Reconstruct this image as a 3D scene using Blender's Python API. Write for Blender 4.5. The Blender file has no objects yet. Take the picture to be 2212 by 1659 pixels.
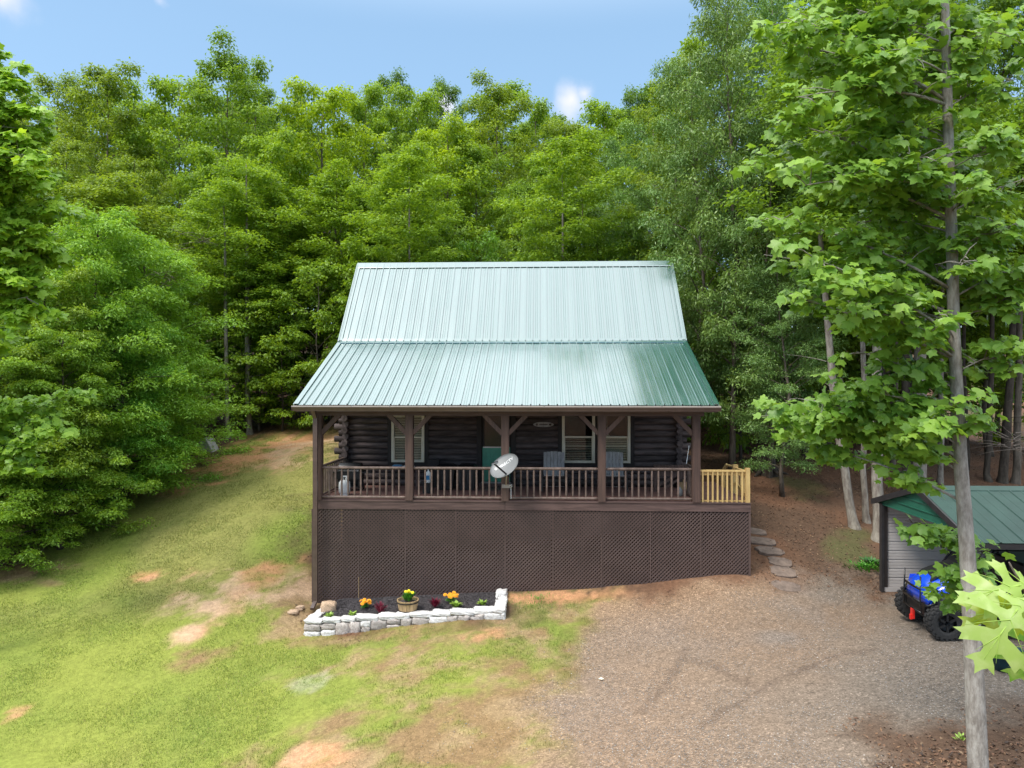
import bpy, math, random
import numpy as np
from math import radians, sin, cos, pi, sqrt, atan2
from mathutils import Vector, Matrix

# ------------------------------------------------------------ camera, light
SC = bpy.context.scene
COL = SC.collection
ZC = 5.4                      # camera height in the scene's frame
YAW = 0.0417                  # the cabin is square to the axes, the camera turned a little left
F = 1533.0                    # focal length in units of a 2212 wide picture
cam = bpy.data.cameras.new('camera'); camo = bpy.data.objects.new('camera', cam); COL.objects.link(camo)
cam.sensor_width = 36; cam.lens = 36 * F / 2212; cam.clip_end = 4000; cam.clip_start = 0.05
camo.location = (0, 0, ZC); camo.rotation_euler = (pi / 2, 0, YAW)
SC.camera = camo
SC.view_settings.view_transform = 'Standard'; SC.view_settings.look = 'None'
SC.view_settings.exposure = 0.95; SC.view_settings.gamma = 1; SC.view_settings.use_curve_mapping = False
SUN = Vector((-0.50, -0.42, 0.95)).normalized()
w = bpy.data.worlds.new('World'); SC.world = w; w.use_nodes = True
nt = w.node_tree; N = nt.nodes; L = nt.links
bg = N['Background']; bg.inputs[1].default_value = 0.12
sky = N.new('ShaderNodeTexSky'); sky.sky_type = 'NISHITA'; sky.sun_disc = False
sky.sun_elevation = math.asin(SUN.z); sky.sun_rotation = atan2(SUN.x, SUN.y)
sky.air_density = 1.0; sky.dust_density = 0.6; sky.ozone_density = 1.6
def mth(nt, op, a, b=None, c=None, clamp=False):
    n = nt.nodes.new('ShaderNodeMath'); n.operation = op; n.use_clamp = clamp
    for i, v in enumerate((a, b, c)):
        if v is None: continue
        if isinstance(v, (int, float)): n.inputs[i].default_value = v
        else: nt.links.new(v, n.inputs[i])
    return n.outputs[0]
def maprange(nt, v, a, b, c=0.0, d=1.0, smooth=True):
    n = nt.nodes.new('ShaderNodeMapRange'); n.interpolation_type = 'SMOOTHSTEP' if smooth else 'LINEAR'
    nt.links.new(v, n.inputs[0])
    for i, x in enumerate((a, b, c, d)): n.inputs[i + 1].default_value = x
    return n.outputs[0]
def mixc(nt, f, a, b, mode='MIX'):
    n = nt.nodes.new('ShaderNodeMix'); n.data_type = 'RGBA'; n.blend_type = mode
    for i, v in ((0, f), (6, a), (7, b)):
        if isinstance(v, (int, float)): n.inputs[i].default_value = v
        elif isinstance(v, (tuple, list)): n.inputs[i].default_value = (*v, 1)
        else: nt.links.new(v, n.inputs[i])
    return n.outputs[2]
tc = N.new('ShaderNodeTexCoord'); nrm = N.new('ShaderNodeVectorMath'); nrm.operation = 'NORMALIZE'
L.new(tc.outputs['Generated'], nrm.inputs[0]); sx = N.new('ShaderNodeSeparateXYZ'); L.new(nrm.outputs[0], sx.inputs[0])
nz = N.new('ShaderNodeTexNoise'); nz.inputs['Scale'].default_value = 2.3; nz.inputs['Detail'].default_value = 7
nz.inputs['Roughness'].default_value = 0.6; L.new(nrm.outputs[0], nz.inputs[0])
nf = N.new('ShaderNodeTexNoise'); nf.inputs['Scale'].default_value = 14; nf.inputs['Detail'].default_value = 8; L.new(nrm.outputs[0], nf.inputs[0])
elev = sx.outputs[2]
# high thin cloud gets thicker overhead, the low sky ahead is clear
veil = mth(nt, 'MULTIPLY', maprange(nt, elev, 0.44, 0.72), maprange(nt, nz.outputs[0], 0.15, 0.45))
def puff(px, py, r):
    d = Vector(((px - 1106) / F, 1, (829.5 - py) / F)); d.rotate(Matrix.Rotation(YAW, 3, 'Z')); d.normalize()
    v = N.new('ShaderNodeVectorMath'); v.operation = 'DISTANCE'; L.new(nrm.outputs[0], v.inputs[0]); v.inputs[1].default_value = d
    e = mth(nt, 'MULTIPLY_ADD', mth(nt, 'SUBTRACT', nf.outputs[0], 0.5), 0.07, v.outputs['Value'])
    return maprange(nt, e, r, r * -0.3)
cl = veil
pf = None
for a in ((1235, 215, .030), (1262, 203, .022), (2, -4, .034), (345, -4, .012), (955, 225, .02)): pf = puff(*a) if pf is None else mth(nt, 'MAXIMUM', pf, puff(*a))
skyb = mixc(nt, 0.52, sky.outputs[0], (1.9, 3.15, 4.4))
skyc = mixc(nt, mth(nt, 'MULTIPLY', pf, .8), skyb, (5.0, 4.8, 5.1))
L.new(mixc(nt, mth(nt, 'MULTIPLY', cl, 0.85), skyc, (11.5, 12.0, 12.4)), bg.inputs[0])
sun = bpy.data.lights.new('sun', 'SUN'); suno = bpy.data.objects.new('sun', sun); COL.objects.link(suno)
sun.energy = 1.9; sun.angle = radians(18); sun.color = (1, 0.95, 0.86)
suno.rotation_euler = SUN.to_track_quat('Z', 'Y').to_euler(); suno.location = (0, 0, 40)

# ------------------------------------------------------------ helpers
def P(px, py, Y):
    """point on the world plane y=Y that the survey photograph shows at (px,py)"""
    u = (px - 1106) / F; v = -(py - 829.5) / F
    x = u * cos(YAW) - sin(YAW); y = u * sin(YAW) + cos(YAW)
    t = Y / y
    return Vector((x * t, Y, ZC + v * t))
def tag(o, label=None, cat=None, group=None, kind=None):
    if label: o['label'] = label
    if cat: o['category'] = cat
    if group: o['group'] = group
    if kind: o['kind'] = kind
    return o
def empty(name, loc=(0, 0, 0), label=None, cat=None, group=None, rz=0):
    o = bpy.data.objects.new(name, None); COL.objects.link(o); o.location = loc; o.rotation_euler.z = rz
    o.empty_display_size = .2
    return tag(o, label, cat, group)
def link(name, me, parent=None, loc=(0, 0, 0), rot=(0, 0, 0), scale=(1, 1, 1)):
    o = bpy.data.objects.new(name, me); COL.objects.link(o); o.location = loc; o.rotation_euler = rot; o.scale = scale
    if parent: o.parent = parent
    return o
def copy_tree(o, parent=None):
    c = o.copy(); COL.objects.link(c)
    if parent: c.parent = parent
    for ch in [x for x in COL.objects if x.parent == o]: copy_tree(ch, c)
    return c
class MB:
    def __init__(s): s.v = []; s.f = []; s.sm = False
    def add(s, vs, fs):
        b = len(s.v); s.v += [tuple(x) for x in vs]; s.f += [tuple(i + b for i in q) for q in fs]
    def box(s, lo, hi, M=None):
        (a, b, c), (d, e, f) = lo, hi
        vs = [Vector(p) for p in ((a,b,c),(d,b,c),(d,e,c),(a,e,c),(a,b,f),(d,b,f),(d,e,f),(a,e,f))]
        if M: vs = [M @ p for p in vs]
        s.add(vs, [(3,2,1,0),(4,5,6,7),(0,1,5,4),(1,2,6,5),(2,3,7,6),(3,0,4,7)]); return s
    def beam(s, p, q, w, h, up=(0, 0, 1)):
        p, q = Vector(p), Vector(q); d = (q - p); l = d.length; d.normalize(); up = Vector(up)
        if abs(d.dot(up)) > .98: up = Vector((0, 1, 0))
        x = d.cross(up).normalized(); z = x.cross(d)
        M = Matrix((x, d, z)).transposed().to_4x4(); M.translation = p
        return s.box((-w/2, 0, -h/2), (w/2, l, h/2), M)
    def tube(s, pts, rs, n=8, caps=True):
        pts = [Vector(p) for p in pts]
        if not hasattr(rs, '__len__'): rs = [rs] * len(pts)
        vs = []; pn = None
        for i, p in enumerate(pts):
            d = (pts[min(i + 1, len(pts) - 1)] - pts[max(i - 1, 0)])
            d = d.normalized() if d.length > 1e-9 else Vector((0, 0, 1))
            if pn is None: pn = d.cross(Vector((.31, .17, .93)) if abs(d.z) < .9 else Vector((1, 0, 0))).normalized()
            x = (pn - d * pn.dot(d)); x = x.normalized() if x.length > 1e-6 else d.orthogonal().normalized(); pn = x; y = d.cross(x)
            vs += [p + (x * cos(2*pi*k/n) + y * sin(2*pi*k/n)) * rs[i] for k in range(n)]
        fs = [(i*n+k, i*n+(k+1) % n, (i+1)*n+(k+1) % n, (i+1)*n+k) for i in range(len(pts)-1) for k in range(n)]
        if caps: fs += [tuple(range(n-1, -1, -1)), tuple((len(pts)-1)*n + k for k in range(n))]
        s.add(vs, fs); return s
    def lathe(s, prof, n=16, M=None):
        vs = [Vector((r*cos(2*pi*k/n), r*sin(2*pi*k/n), z)) for r, z in prof for k in range(n)]
        if M: vs = [M @ v for v in vs]
        fs = [(i*n+k, i*n+(k+1) % n, (i+1)*n+(k+1) % n, (i+1)*n+k) for i in range(len(prof)-1) for k in range(n)]
        s.add(vs, fs); return s
    def prism(s, poly, d, M=None):
        n = len(poly); vs = [Vector((x, y, 0)) for x, y in poly] + [Vector((x, y, d)) for x, y in poly]
        if M: vs = [M @ v for v in vs]
        s.add(vs, [tuple(range(n-1, -1, -1)), tuple(range(n, 2*n))] + [(i, (i+1) % n, n+(i+1) % n, n+i) for i in range(n)]); return s
    def mesh(s, name, m, smooth=False):
        me = bpy.data.meshes.new(name); me.from_pydata(s.v, [], s.f)
        if m: me.materials.append(m)
        if smooth: me.shade_smooth()
        me.update(); return me
    def build(s, name, m, parent=None, smooth=False, **k):
        return link(name, s.mesh(name, m, smooth), parent, **k)
def npmesh(name, V, Fq, m, attrs=None, smooth=False):
    """V (n,3), Fq (m,k) one polygon size"""
    me = bpy.data.meshes.new(name); n, k = Fq.shape
    me.vertices.add(len(V)); me.vertices.foreach_set('co', np.ascontiguousarray(V, np.float32).ravel())
    me.loops.add(n * k); me.loops.foreach_set('vertex_index', np.ascontiguousarray(Fq, np.int32).ravel())
    me.polygons.add(n); me.polygons.foreach_set('loop_start', np.arange(0, n*k, k, dtype=np.int32))
    me.polygons.foreach_set('loop_total', np.full(n, k, np.int32))
    for an, a in (attrs or {}).items():
        if a.ndim == 1: me.attributes.new(an, 'FLOAT', 'POINT').data.foreach_set('value', a.astype(np.float32))
        else:
            c = np.ones((len(a), 4), np.float32); c[:, :3] = a[:, :3]
            me.attributes.new(an, 'FLOAT_COLOR', 'POINT').data.foreach_set('color', c.ravel())
    if m: me.materials.append(m)
    me.update(calc_edges=True)
    if smooth: me.shade_smooth()
    return me

# ------------------------------------------------------------ materials
def mat(name, col, rough=.7, metal=0, vary=.25, scale=6, stretch=None, bump=.0, bscale=40, spec=.5, col2=None, coat=0, emit=None, objvar=0.0):
    m = bpy.data.materials.new(name); m.use_nodes = True; nt = m.node_tree; b = nt.nodes['Principled BSDF']
    b.inputs['Roughness'].default_value = rough; b.inputs['Metallic'].default_value = metal
    b.inputs['Specular IOR Level'].default_value = spec; b.inputs['Coat Weight'].default_value = coat
    tc = nt.nodes.new('ShaderNodeTexCoord'); mp = nt.nodes.new('ShaderNodeMapping')
    mp.inputs['Scale'].default_value = stretch or (1, 1, 1); nt.links.new(tc.outputs['Object'], mp.inputs[0])
    oi = nt.nodes.new('ShaderNodeObjectInfo'); off = nt.nodes.new('ShaderNodeVectorMath'); off.operation = 'ADD'
    cb = nt.nodes.new('ShaderNodeCombineXYZ'); nt.links.new(mth(nt, 'MULTIPLY', oi.outputs['Random'], 37.0), cb.inputs[0]); nt.links.new(mth(nt, 'MULTIPLY', oi.outputs['Random'], 91.0), cb.inputs[2])
    nt.links.new(mp.outputs[0], off.inputs[0]); nt.links.new(cb.outputs[0], off.inputs[1])
    n = nt.nodes.new('ShaderNodeTexNoise'); n.inputs['Scale'].default_value = scale; n.inputs['Detail'].default_value = 6; n.inputs['Roughness'].default_value = .65
    nt.links.new(off.outputs[0], n.inputs[0])
    c2 = col2 or tuple(c * (1 - vary) for c in col); c1 = col if col2 else tuple(min(1, c * (1 + vary)) for c in col)
    c = mixc(nt, maprange(nt, n.outputs[0], .3, .7), c2, c1)
    if objvar:
        g = mth(nt, 'MULTIPLY_ADD', oi.outputs['Random'], 2*objvar, 1 - objvar); cc = nt.nodes.new('ShaderNodeCombineColor')
        for i in range(3): nt.links.new(g, cc.inputs[i])
        c = mixc(nt, 1.0, c, cc.outputs[0], 'MULTIPLY')
    nt.links.new(c, b.inputs['Base Color'])
    if bump:
        n2 = nt.nodes.new('ShaderNodeTexNoise'); n2.inputs['Scale'].default_value = bscale; n2.inputs['Detail'].default_value = 4; nt.links.new(off.outputs[0], n2.inputs[0])
        bp = nt.nodes.new('ShaderNodeBump'); bp.inputs['Strength'].default_value = bump; bp.inputs['Distance'].default_value = .01
        nt.links.new(n2.outputs[0], bp.inputs['Height']); nt.links.new(bp.outputs[0], b.inputs['Normal'])
    return m
M = {}
M['log'] = mat('dark_stained_log', (.085, .066, .064), .8, stretch=(.35, 3, 3), scale=5, vary=.5, bump=.4, bscale=14, objvar=.3, spec=.2)
M['logy'] = mat('dark_stained_log_side', (.08, .062, .06), .8, stretch=(3, .35, 3), scale=5, vary=.5, bump=.4, bscale=14, objvar=.3, spec=.2)
M['trim'] = mat('dark_trim', (.022, .016, .015), .75, vary=.3, stretch=(3, 3, .4))
M['brown'] = mat('brown_stain', (.098, .062, .052), .62, stretch=(1, 1, 1), scale=4, vary=.32, bump=.25, bscale=25, objvar=.14, spec=.3)
M['post'] = mat('brown_post', (.125, .075, .06), .65, stretch=(6, 6, .5), scale=3, vary=.4, bump=.3, bscale=10, objvar=.12, spec=.3, col2=(.075, .047, .039))
M['brownx'] = mat('brown_board', (.098, .062, .055), .65, stretch=(.5, 6, 6), scale=3, vary=.3, bump=.25, bscale=12, objvar=.1, spec=.3)
M['lattice'] = mat('lattice_brown', (.104, .070, .062), .55, scale=1.2, vary=.15, spec=.3)
M['deck'] = mat('deck_board', (.16, .08, .066), .7, stretch=(.5, 8, 8), scale=3, vary=.35, objvar=.15)
M['rail'] = mat('rail_log', (.14, .098, .082), .6, scale=7, vary=.35, bump=.3, bscale=20, objvar=.15, spec=.35)
M['pine'] = mat('new_pine', (.62, .43, .17), .6, stretch=(4, 4, .6), scale=3, vary=.2, col2=(.48, .31, .12), objvar=.1, bump=.1)
M['concrete_shaded'] = mat('block', (.04, .034, .032), .9, scale=3)  # near-black: the shade under the porch is put into the block colour
M['cream'] = mat('cream_frame', (.62, .56, .44), .5, vary=.08)
M['blind'] = mat('blind_slat', (.62, .58, .47), .5, vary=.08)
M['room'] = mat('room_painted_dim', (.02, .018, .016), .9)  # the dimness indoors is put into the colour of these panels
M['greendoor'] = mat('green_door', (.045, .26, .17), .4, vary=.1, spec=.5)
M['white'] = mat('white_paint', (.78, .78, .76), .45, vary=.06)
M['black'] = mat('black_plastic', (.012, .012, .013), .45, vary=.2)
M['blacksat'] = mat('black_satin_metal', (.016, .016, .018), .25, metal=.4, vary=.2)
M['steel'] = mat('steel', (.35, .35, .36), .3, metal=.9, vary=.1)
M['gutter'] = mat('gutter_brown', (.10, .066, .055), .3, vary=.15, spec=.6)
M['gutterlip'] = mat('gutter_lip', (.42, .36, .32), .3, vary=.15, spec=.7, stretch=(.4, 1, 1), scale=2)
M['teal'] = mat('dark_teal_plastic', (.012, .06, .08), .4)
M['utvblue'] = mat('blue_bodywork', (.008, .07, .62), .25, vary=.04, coat=.6)
M['tyre'] = mat('tyre_rubber', (.022, .021, .021), .85, scale=12, bump=.5, bscale=60)
M['red'] = mat('red_paint', (.55, .02, .015), .4)
M['greyplank'] = mat('weathered_grey_plank', (.32, .30, .295), .75, stretch=(5, 5, .5), scale=4, vary=.3)
M['shedwall'] = mat('grey_ribbed_steel', (.44, .41, .40), .5, stretch=(.5, 1, 1), scale=2, vary=.1, spec=.5)
M['shedtrim'] = mat('dark_trim_steel', (.03, .028, .03), .4)
M['shedgreen'] = mat('shed_green_steel', (.028, .062, .050), .5, metal=.0, vary=.14, scale=2, spec=.4)
M['blueplastic'] = mat('blue_plastic', (.02, .16, .32), .35)
M['stone_white'] = mat('whitewashed_stone', (.80, .79, .77), .8, scale=7, col2=(.48, .44, .42), bump=.7, bscale=16, objvar=.08)
M['stone_face'] = mat('stone_face', (.55, .50, .46), .85, scale=8, col2=(.30, .25, .23), bump=.7, bscale=16, objvar=.25)
M['rock'] = mat('tan_rock', (.52, .36, .24), .85, scale=9, vary=.3, bump=.6, bscale=20)
M['greyrock'] = mat('grey_plastic_rock', (.36, .35, .34), .7, scale=5, vary=.15, bump=.4, bscale=20)
M['slate'] = mat('stepping_slate', (.165, .12, .095), .9, scale=6, vary=.3, bump=.6, bscale=20)
M['barrel'] = mat('barrel_stave', (.40, .27, .14), .75, stretch=(6, 6, .5), scale=3, vary=.3, objvar=.12)
M['dishgrey'] = mat('dish_grey', (.205, .21, .215), .5, vary=.04, scale=2)
M['dishtext'] = mat('dish_white_print', (.95, .95, .95), .5, vary=.01)
M['gold'] = mat('marigold_petal', (.85, .36, .01), .6, vary=.15)
M['yellow'] = mat('yellow_petal', (.85, .72, .02), .6, vary=.1)
M['redleaf'] = mat('crimson_leaf', (.17, .008, .03), .5, vary=.3, scale=20)
M['limeleaf'] = mat('lime_leaf', (.28, .42, .06), .5, vary=.2, scale=20)
M['potleaf'] = mat('bright_leaf', (.08, .28, .02), .5, vary=.3, scale=20)
M['darkleaf'] = mat('bush_leaf', (.04, .14, .02), .5, vary=.3, scale=20)
M['twig'] = mat('dry_twig', (.24, .19, .15), .85, vary=.3)
def bark(name, a, b, s=1):
    m = mat(name, a, .9, col2=b, scale=5*s, stretch=(1.6, 1.6, .5), bump=.9, bscale=22*s, spec=.15)
    return m
M['bark'] = bark('grey_brown_bark', (.20, .165, .13), (.085, .07, .055))
M['bark_dark'] = bark('dark_bark', (.11, .09, .07), (.05, .04, .032))
M['bark_pale'] = bark('pale_lichen_bark', (.34, .31, .26), (.15, .12, .10), 1.3)
M['bark_poplar'] = bark('poplar_bark', (.40, .37, .33), (.20, .175, .15), 2.2)
def glass():
    m = bpy.data.materials.new('window_glass'); m.use_nodes = True; nt = m.node_tree; nt.nodes.clear()
    o = nt.nodes.new('ShaderNodeOutputMaterial'); mx = nt.nodes.new('ShaderNodeMixShader'); fr = nt.nodes.new('ShaderNodeFresnel'); fr.inputs[0].default_value = 1.5
    t = nt.nodes.new('ShaderNodeBsdfTransparent'); t.inputs[0].default_value = (.93, .95, .93, 1); g = nt.nodes.new('ShaderNodeBsdfGlossy'); g.inputs['Roughness'].default_value = .02
    nt.links.new(mth(nt, 'MULTIPLY_ADD', fr.outputs[0], .9, .0), mx.inputs[0]); nt.links.new(t.outputs[0], mx.inputs[1]); nt.links.new(g.outputs[0], mx.inputs[2]); nt.links.new(mx.outputs[0], o.inputs[0])
    return m
M['glass'] = glass()
def roofmat():
    """green enamelled sheet: coloured body under a glossy film"""
    m = mat('green_painted_steel', (.010, .085, .066), .45, vary=.06, scale=1.5, spec=.3)
    nt = m.node_tree; b = nt.nodes['Principled BSDF']; o = nt.nodes['Material Output']
    tc = nt.nodes.new('ShaderNodeTexCoord'); mp = nt.nodes.new('ShaderNodeMapping'); mp.inputs['Scale'].default_value = (3, .35, .35); nt.links.new(tc.outputs['Object'], mp.inputs[0]); n = nt.nodes.new('ShaderNodeTexNoise'); n.inputs['Scale'].default_value = 2.2; n.inputs['Detail'].default_value = 7; nt.links.new(mp.outputs[0], n.inputs[0])
    g = nt.nodes.new('ShaderNodeBsdfGlossy'); g.inputs[0].default_value = (.90, .93, .945, 1); nt.links.new(maprange(nt, n.outputs[0], .3, .7, .16, .24), g.inputs['Roughness'])
    lw = nt.nodes.new('ShaderNodeLayerWeight'); lw.inputs[0].default_value = .5
    mx = nt.nodes.new('ShaderNodeMixShader'); nt.links.new(mth(nt, 'MULTIPLY_ADD', lw.outputs['Facing'], .14, .255), mx.inputs[0]); nt.links.new(b.outputs[0], mx.inputs[1]); nt.links.new(g.outputs[0], mx.inputs[2]); nt.links.new(mx.outputs[0], o.inputs[0])
    return m
M['roof'] = roofmat()
def leafmat(name, dark, light, trans=.3, rough=.5, under=None):
    m = bpy.data.materials.new(name); m.use_nodes = True; nt = m.node_tree; b = nt.nodes['Principled BSDF']
    b.inputs['Roughness'].default_value = rough; b.inputs['Specular IOR Level'].default_value = .45
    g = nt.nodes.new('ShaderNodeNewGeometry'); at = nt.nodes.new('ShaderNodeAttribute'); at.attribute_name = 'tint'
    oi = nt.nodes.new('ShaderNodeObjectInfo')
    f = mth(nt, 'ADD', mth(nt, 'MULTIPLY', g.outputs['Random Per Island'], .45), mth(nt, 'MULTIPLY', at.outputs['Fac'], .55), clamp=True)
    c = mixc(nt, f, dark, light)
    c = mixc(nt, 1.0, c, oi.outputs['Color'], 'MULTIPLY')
    if 'near' in name:
        tc = nt.nodes.new('ShaderNodeTexCoord'); n = nt.nodes.new('ShaderNodeTexNoise'); n.inputs['Scale'].default_value = 22; n.inputs['Detail'].default_value = 6; nt.links.new(tc.outputs['Object'], n.inputs[0]); c = mixc(nt, maprange(nt, n.outputs[0], .42, .68, 0, .6), c, (.50, .60, .26)); c = mixc(nt, maprange(nt, n.outputs[0], .27, .22, 0, .8), c, (.30, .16, .05))
        bp = nt.nodes.new('ShaderNodeBump'); bp.inputs['Strength'].default_value = .5; bp.inputs['Distance'].default_value = .004; nt.links.new(n.outputs[0], bp.inputs['Height']); nt.links.new(bp.outputs[0], b.inputs['Normal'])
    if under: c = mixc(nt, mth(nt, 'MULTIPLY', g.outputs['Backfacing'], .6), c, under)
    nt.links.new(c, b.inputs['Base Color'])
    t = nt.nodes.new('ShaderNodeBsdfTranslucent'); mx = nt.nodes.new('ShaderNodeMixShader'); mx.inputs[0].default_value = trans
    tcx = mixc(nt, 1.0, c, (1.25, 1.15, .55), 'MULTIPLY'); nt.links.new(tcx, t.inputs[0])
    o = nt.nodes['Material Output']; nt.links.new(b.outputs[0], mx.inputs[1]); nt.links.new(t.outputs[0], mx.inputs[2]); nt.links.new(mx.outputs[0], o.inputs[0])
    return m
M['leaf'] = leafmat('broad_leaf', (.075, .165, .018), (.29, .44, .05), .44)
M['leaf_fine'] = leafmat('fine_leaf', (.085, .19, .026), (.25, .43, .06), .42)
M['leaf_silver'] = leafmat('silvery_leaf', (.07, .165, .035), (.27, .44, .12), .28, .42)
M['leaf_poplar'] = leafmat('tulip_leaf', (.10, .24, .028), (.32, .50, .08), .42, .42)
M['leaf_oak'] = leafmat('oak_leaf_near', (.26, .42, .06), (.36, .52, .10), .45, .4)
M['needle'] = leafmat('pine_needle', (.03, .075, .035), (.085, .15, .06), .15)

# ------------------------------------------------------------ the ground's shape (thin plate through surveyed points)
CP = [(1620,1241,17.8),(1400,1262,17.8),(1097,1279,17.8),(675,1300,17.9),(655,1374,16.45),(870,1352,16.4),(1092,1334,16.5),
 (1300,1400,15.4),(1500,1400,15.1),(1700,1400,14.5),(1900,1400,14.1),(2100,1400,13.8),(1900,1277,17.5),(2060,1277,17.5),(2212,1277,17.6),(2045,1381,14.2),
 (1300,1659,10.6),(900,1659,11.1),(500,1659,11.5),(0,1659,11.9),(1700,1659,10.2),(2212,1659,9.8),
 (1700,1270,17.6),(1640,1170,19.3),(1690,1220,18.5),(1840,1142,20.6),(1890,1165,20.0),(1862,1128,21.2),(1760,1150,20.3),(1650,1020,24.5),(1570,912,34),(1720,930,33),(1800,1000,27),(1900,1000,28),(1985,1040,25.5),(2100,1050,26),(2212,1000,30),
 (720,955,28.5),(640,925,32),(560,935,31.5),(450,972,29),(340,1000,27),(250,1030,25.5),(150,1110,23),(60,1170,21),(-40,1215,19.5),(200,1250,18.8),(400,1200,19.6),(600,1150,20.4),(640,1220,19.2),
 (600,1050,24),(400,1080,23.5),(600,1300,17.4),(400,1350,16.4),(200,1400,15.6),(0,1400,15.4),(650,1480,14.0),(250,1530,13.6),(1000,1500,13.3),(560,860,50),(1100,870,45),(1700,880,48),(300,870,48),(2150,940,45)]
cpw = [P(*c) for c in CP]
cpw += [Vector(p) for p in ((-60,30,2.6),(-60,60,9),(0,70,12),(60,70,10),(50,30,1.2),(-40,0,-2.2),(40,0,0),(0,0,-.9),(-20,10,-1.5),(-30,20,-.6),(-45,15,-1.2),(35,14,.2),(18,8,.15),(-9,30,3.0),(8,30,2.5))]
CX = np.array([[p.x, p.y] for p in cpw]); CZ = np.array([p.z for p in cpw])
def tps(r2): return np.where(r2 > 1e-9, .5 * r2 * np.log(r2 + 1e-12), 0)
def _fit():
    n = len(CX); K = tps(((CX[:, None] - CX[None]) ** 2).sum(-1)) + np.eye(n) * .6
    Pm = np.c_[np.ones(n), CX]; A = np.block([[K, Pm], [Pm.T, np.zeros((3, 3))]])
    return np.linalg.solve(A, np.r_[CZ, np.zeros(3)])
WT = _fit()
def gz_np(x, y):
    x = np.asarray(x, float); y = np.asarray(y, float); sh = x.shape; x = x.ravel(); y = y.ravel()
    cx = np.clip(x, -62, 58); cy = np.clip(y, -5, 72); out = np.empty(len(x))
    for i in range(0, len(x), 20000):
        q = np.c_[cx[i:i+20000], cy[i:i+20000]]; K = tps(((q[:, None] - CX[None]) ** 2).sum(-1))
        out[i:i+20000] = K @ WT[:-3] + WT[-3] + q @ WT[-2:]
    return out.reshape(sh)
def gz(x, y): return float(gz_np(np.array([x]), np.array([y]))[0])
def G(px, py):
    """ground point seen at (px,py)"""
    ys = np.concatenate([np.arange(8, 40, .1), np.arange(40, 75, .5)]); u = (px - 1106) / F; v = (829.5 - py) / F
    x = u * cos(YAW) - sin(YAW); y = u * sin(YAW) + cos(YAW); t = ys / y; z = ZC + v * t; g = gz_np(x * t, ys)
    b = np.where(z < g)[0]
    i = b[0] if len(b) else len(ys) - 1
    return Vector((x * t[i], ys[i], g[i]))
def poly_sd(poly, X, Y):
    """signed distance, positive inside"""
    p = np.array([(a[0], a[1]) for a in poly]); d2 = np.full(X.shape, 1e9); ins = np.zeros(X.shape, bool)
    for i in range(len(p)):
        a = p[i]; b = p[(i + 1) % len(p)]; e = b - a; wx = X - a[0]; wy = Y - a[1]
        t = np.clip((wx * e[0] + wy * e[1]) / (e @ e + 1e-9), 0, 1); d2 = np.minimum(d2, (wx - e[0]*t) ** 2 + (wy - e[1]*t) ** 2)
        c = (a[1] > Y) != (b[1] > Y); xi = (b[0]-a[0]) * (Y - a[1]) / (b[1]-a[1] + 1e-12) + a[0]; ins ^= c & (X < xi)
    return np.where(ins, 1, -1) * np.sqrt(d2)
def vnoise(X, Y, s, seed):
    r = np.random.RandomState(seed); g = r.rand(256, 256); x = X / s + 500; y = Y / s + 500; xi = np.floor(x).astype(int); yi = np.floor(y).astype(int)
    fx = x - xi; fy = y - yi; fx = fx*fx*(3-2*fx); fy = fy*fy*(3-2*fy); a = g[xi % 256, yi % 256]; b = g[(xi+1) % 256, yi % 256]; c = g[xi % 256, (yi+1) % 256]; d = g[(xi+1) % 256, (yi+1) % 256]
    return (a*(1-fx)+b*fx)*(1-fy) + (c*(1-fx)+d*fx)*fy
def fbm(X, Y, s, seed): return (vnoise(X, Y, s, seed) + .5*vnoise(X, Y, s/2.1, seed+1) + .25*vnoise(X, Y, s/4.3, seed+2) + .12*vnoise(X, Y, s/9, seed+3)) / 1.87
def sstep(x, a, b): t = np.clip((x - a) / (b - a), 0, 1); return t*t*(3-2*t)
def gp(pts): return [G(*q) for q in pts]
LAWN = gp([(30,1232),(110,1160),(190,1100),(300,1040),(400,1010),(470,965),(560,938),(640,925),(740,925),(740,960),(690,1100),(674,1300),(660,1375),(1090,1340),(1110,1295),(1330,1280),(1330,1370),(1300,1480),(1290,1560),(1280,1659)])
LAWN = [(-30, 6), (-24, 14)] + [(p.x, p.y) for p in LAWN] + [(-.2, 6)]
GRAV = gp([(1190,1659),(1190,1540),(1210,1430),(1250,1370),(1330,1300),(1450,1272),(1625,1250),(1680,1250),(1740,1235),(1830,1240),(1890,1262),(1905,1285),(2400,1290)])
GRAV = [(0, 5)] + [(p.x, p.y) for p in GRAV] + [(25, 12), (25, 9)] + [(p.x, p.y) for p in gp([(2212,1540),(2050,1560),(1960,1600),(1900,1659)])] + [(4.5, 5)]
def blob(px, py, rx, ry, rot=0): p = G(px, py); q = G(px + rx, py); s = G(px, py + ry); return (p.x, p.y, abs(q.x - p.x), max(.3, abs(s.y - p.y)), rot)
CLAY = [blob(640,955,190,40,.1), blob(520,992,150,36,.2), blob(460,1015,60,10), blob(470,1045,45,5), blob(565,1248,110,40), blob(500,1280,110,44,.5), blob(455,1310,60,40), blob(425,1365,38,36), blob(655,1210,20,12), blob(40,1545,22,6), blob(680,1640,60,12), blob(1060,1370,60,20), blob(320,1245,30,4),blob(1250,1290,220,9)]
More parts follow.
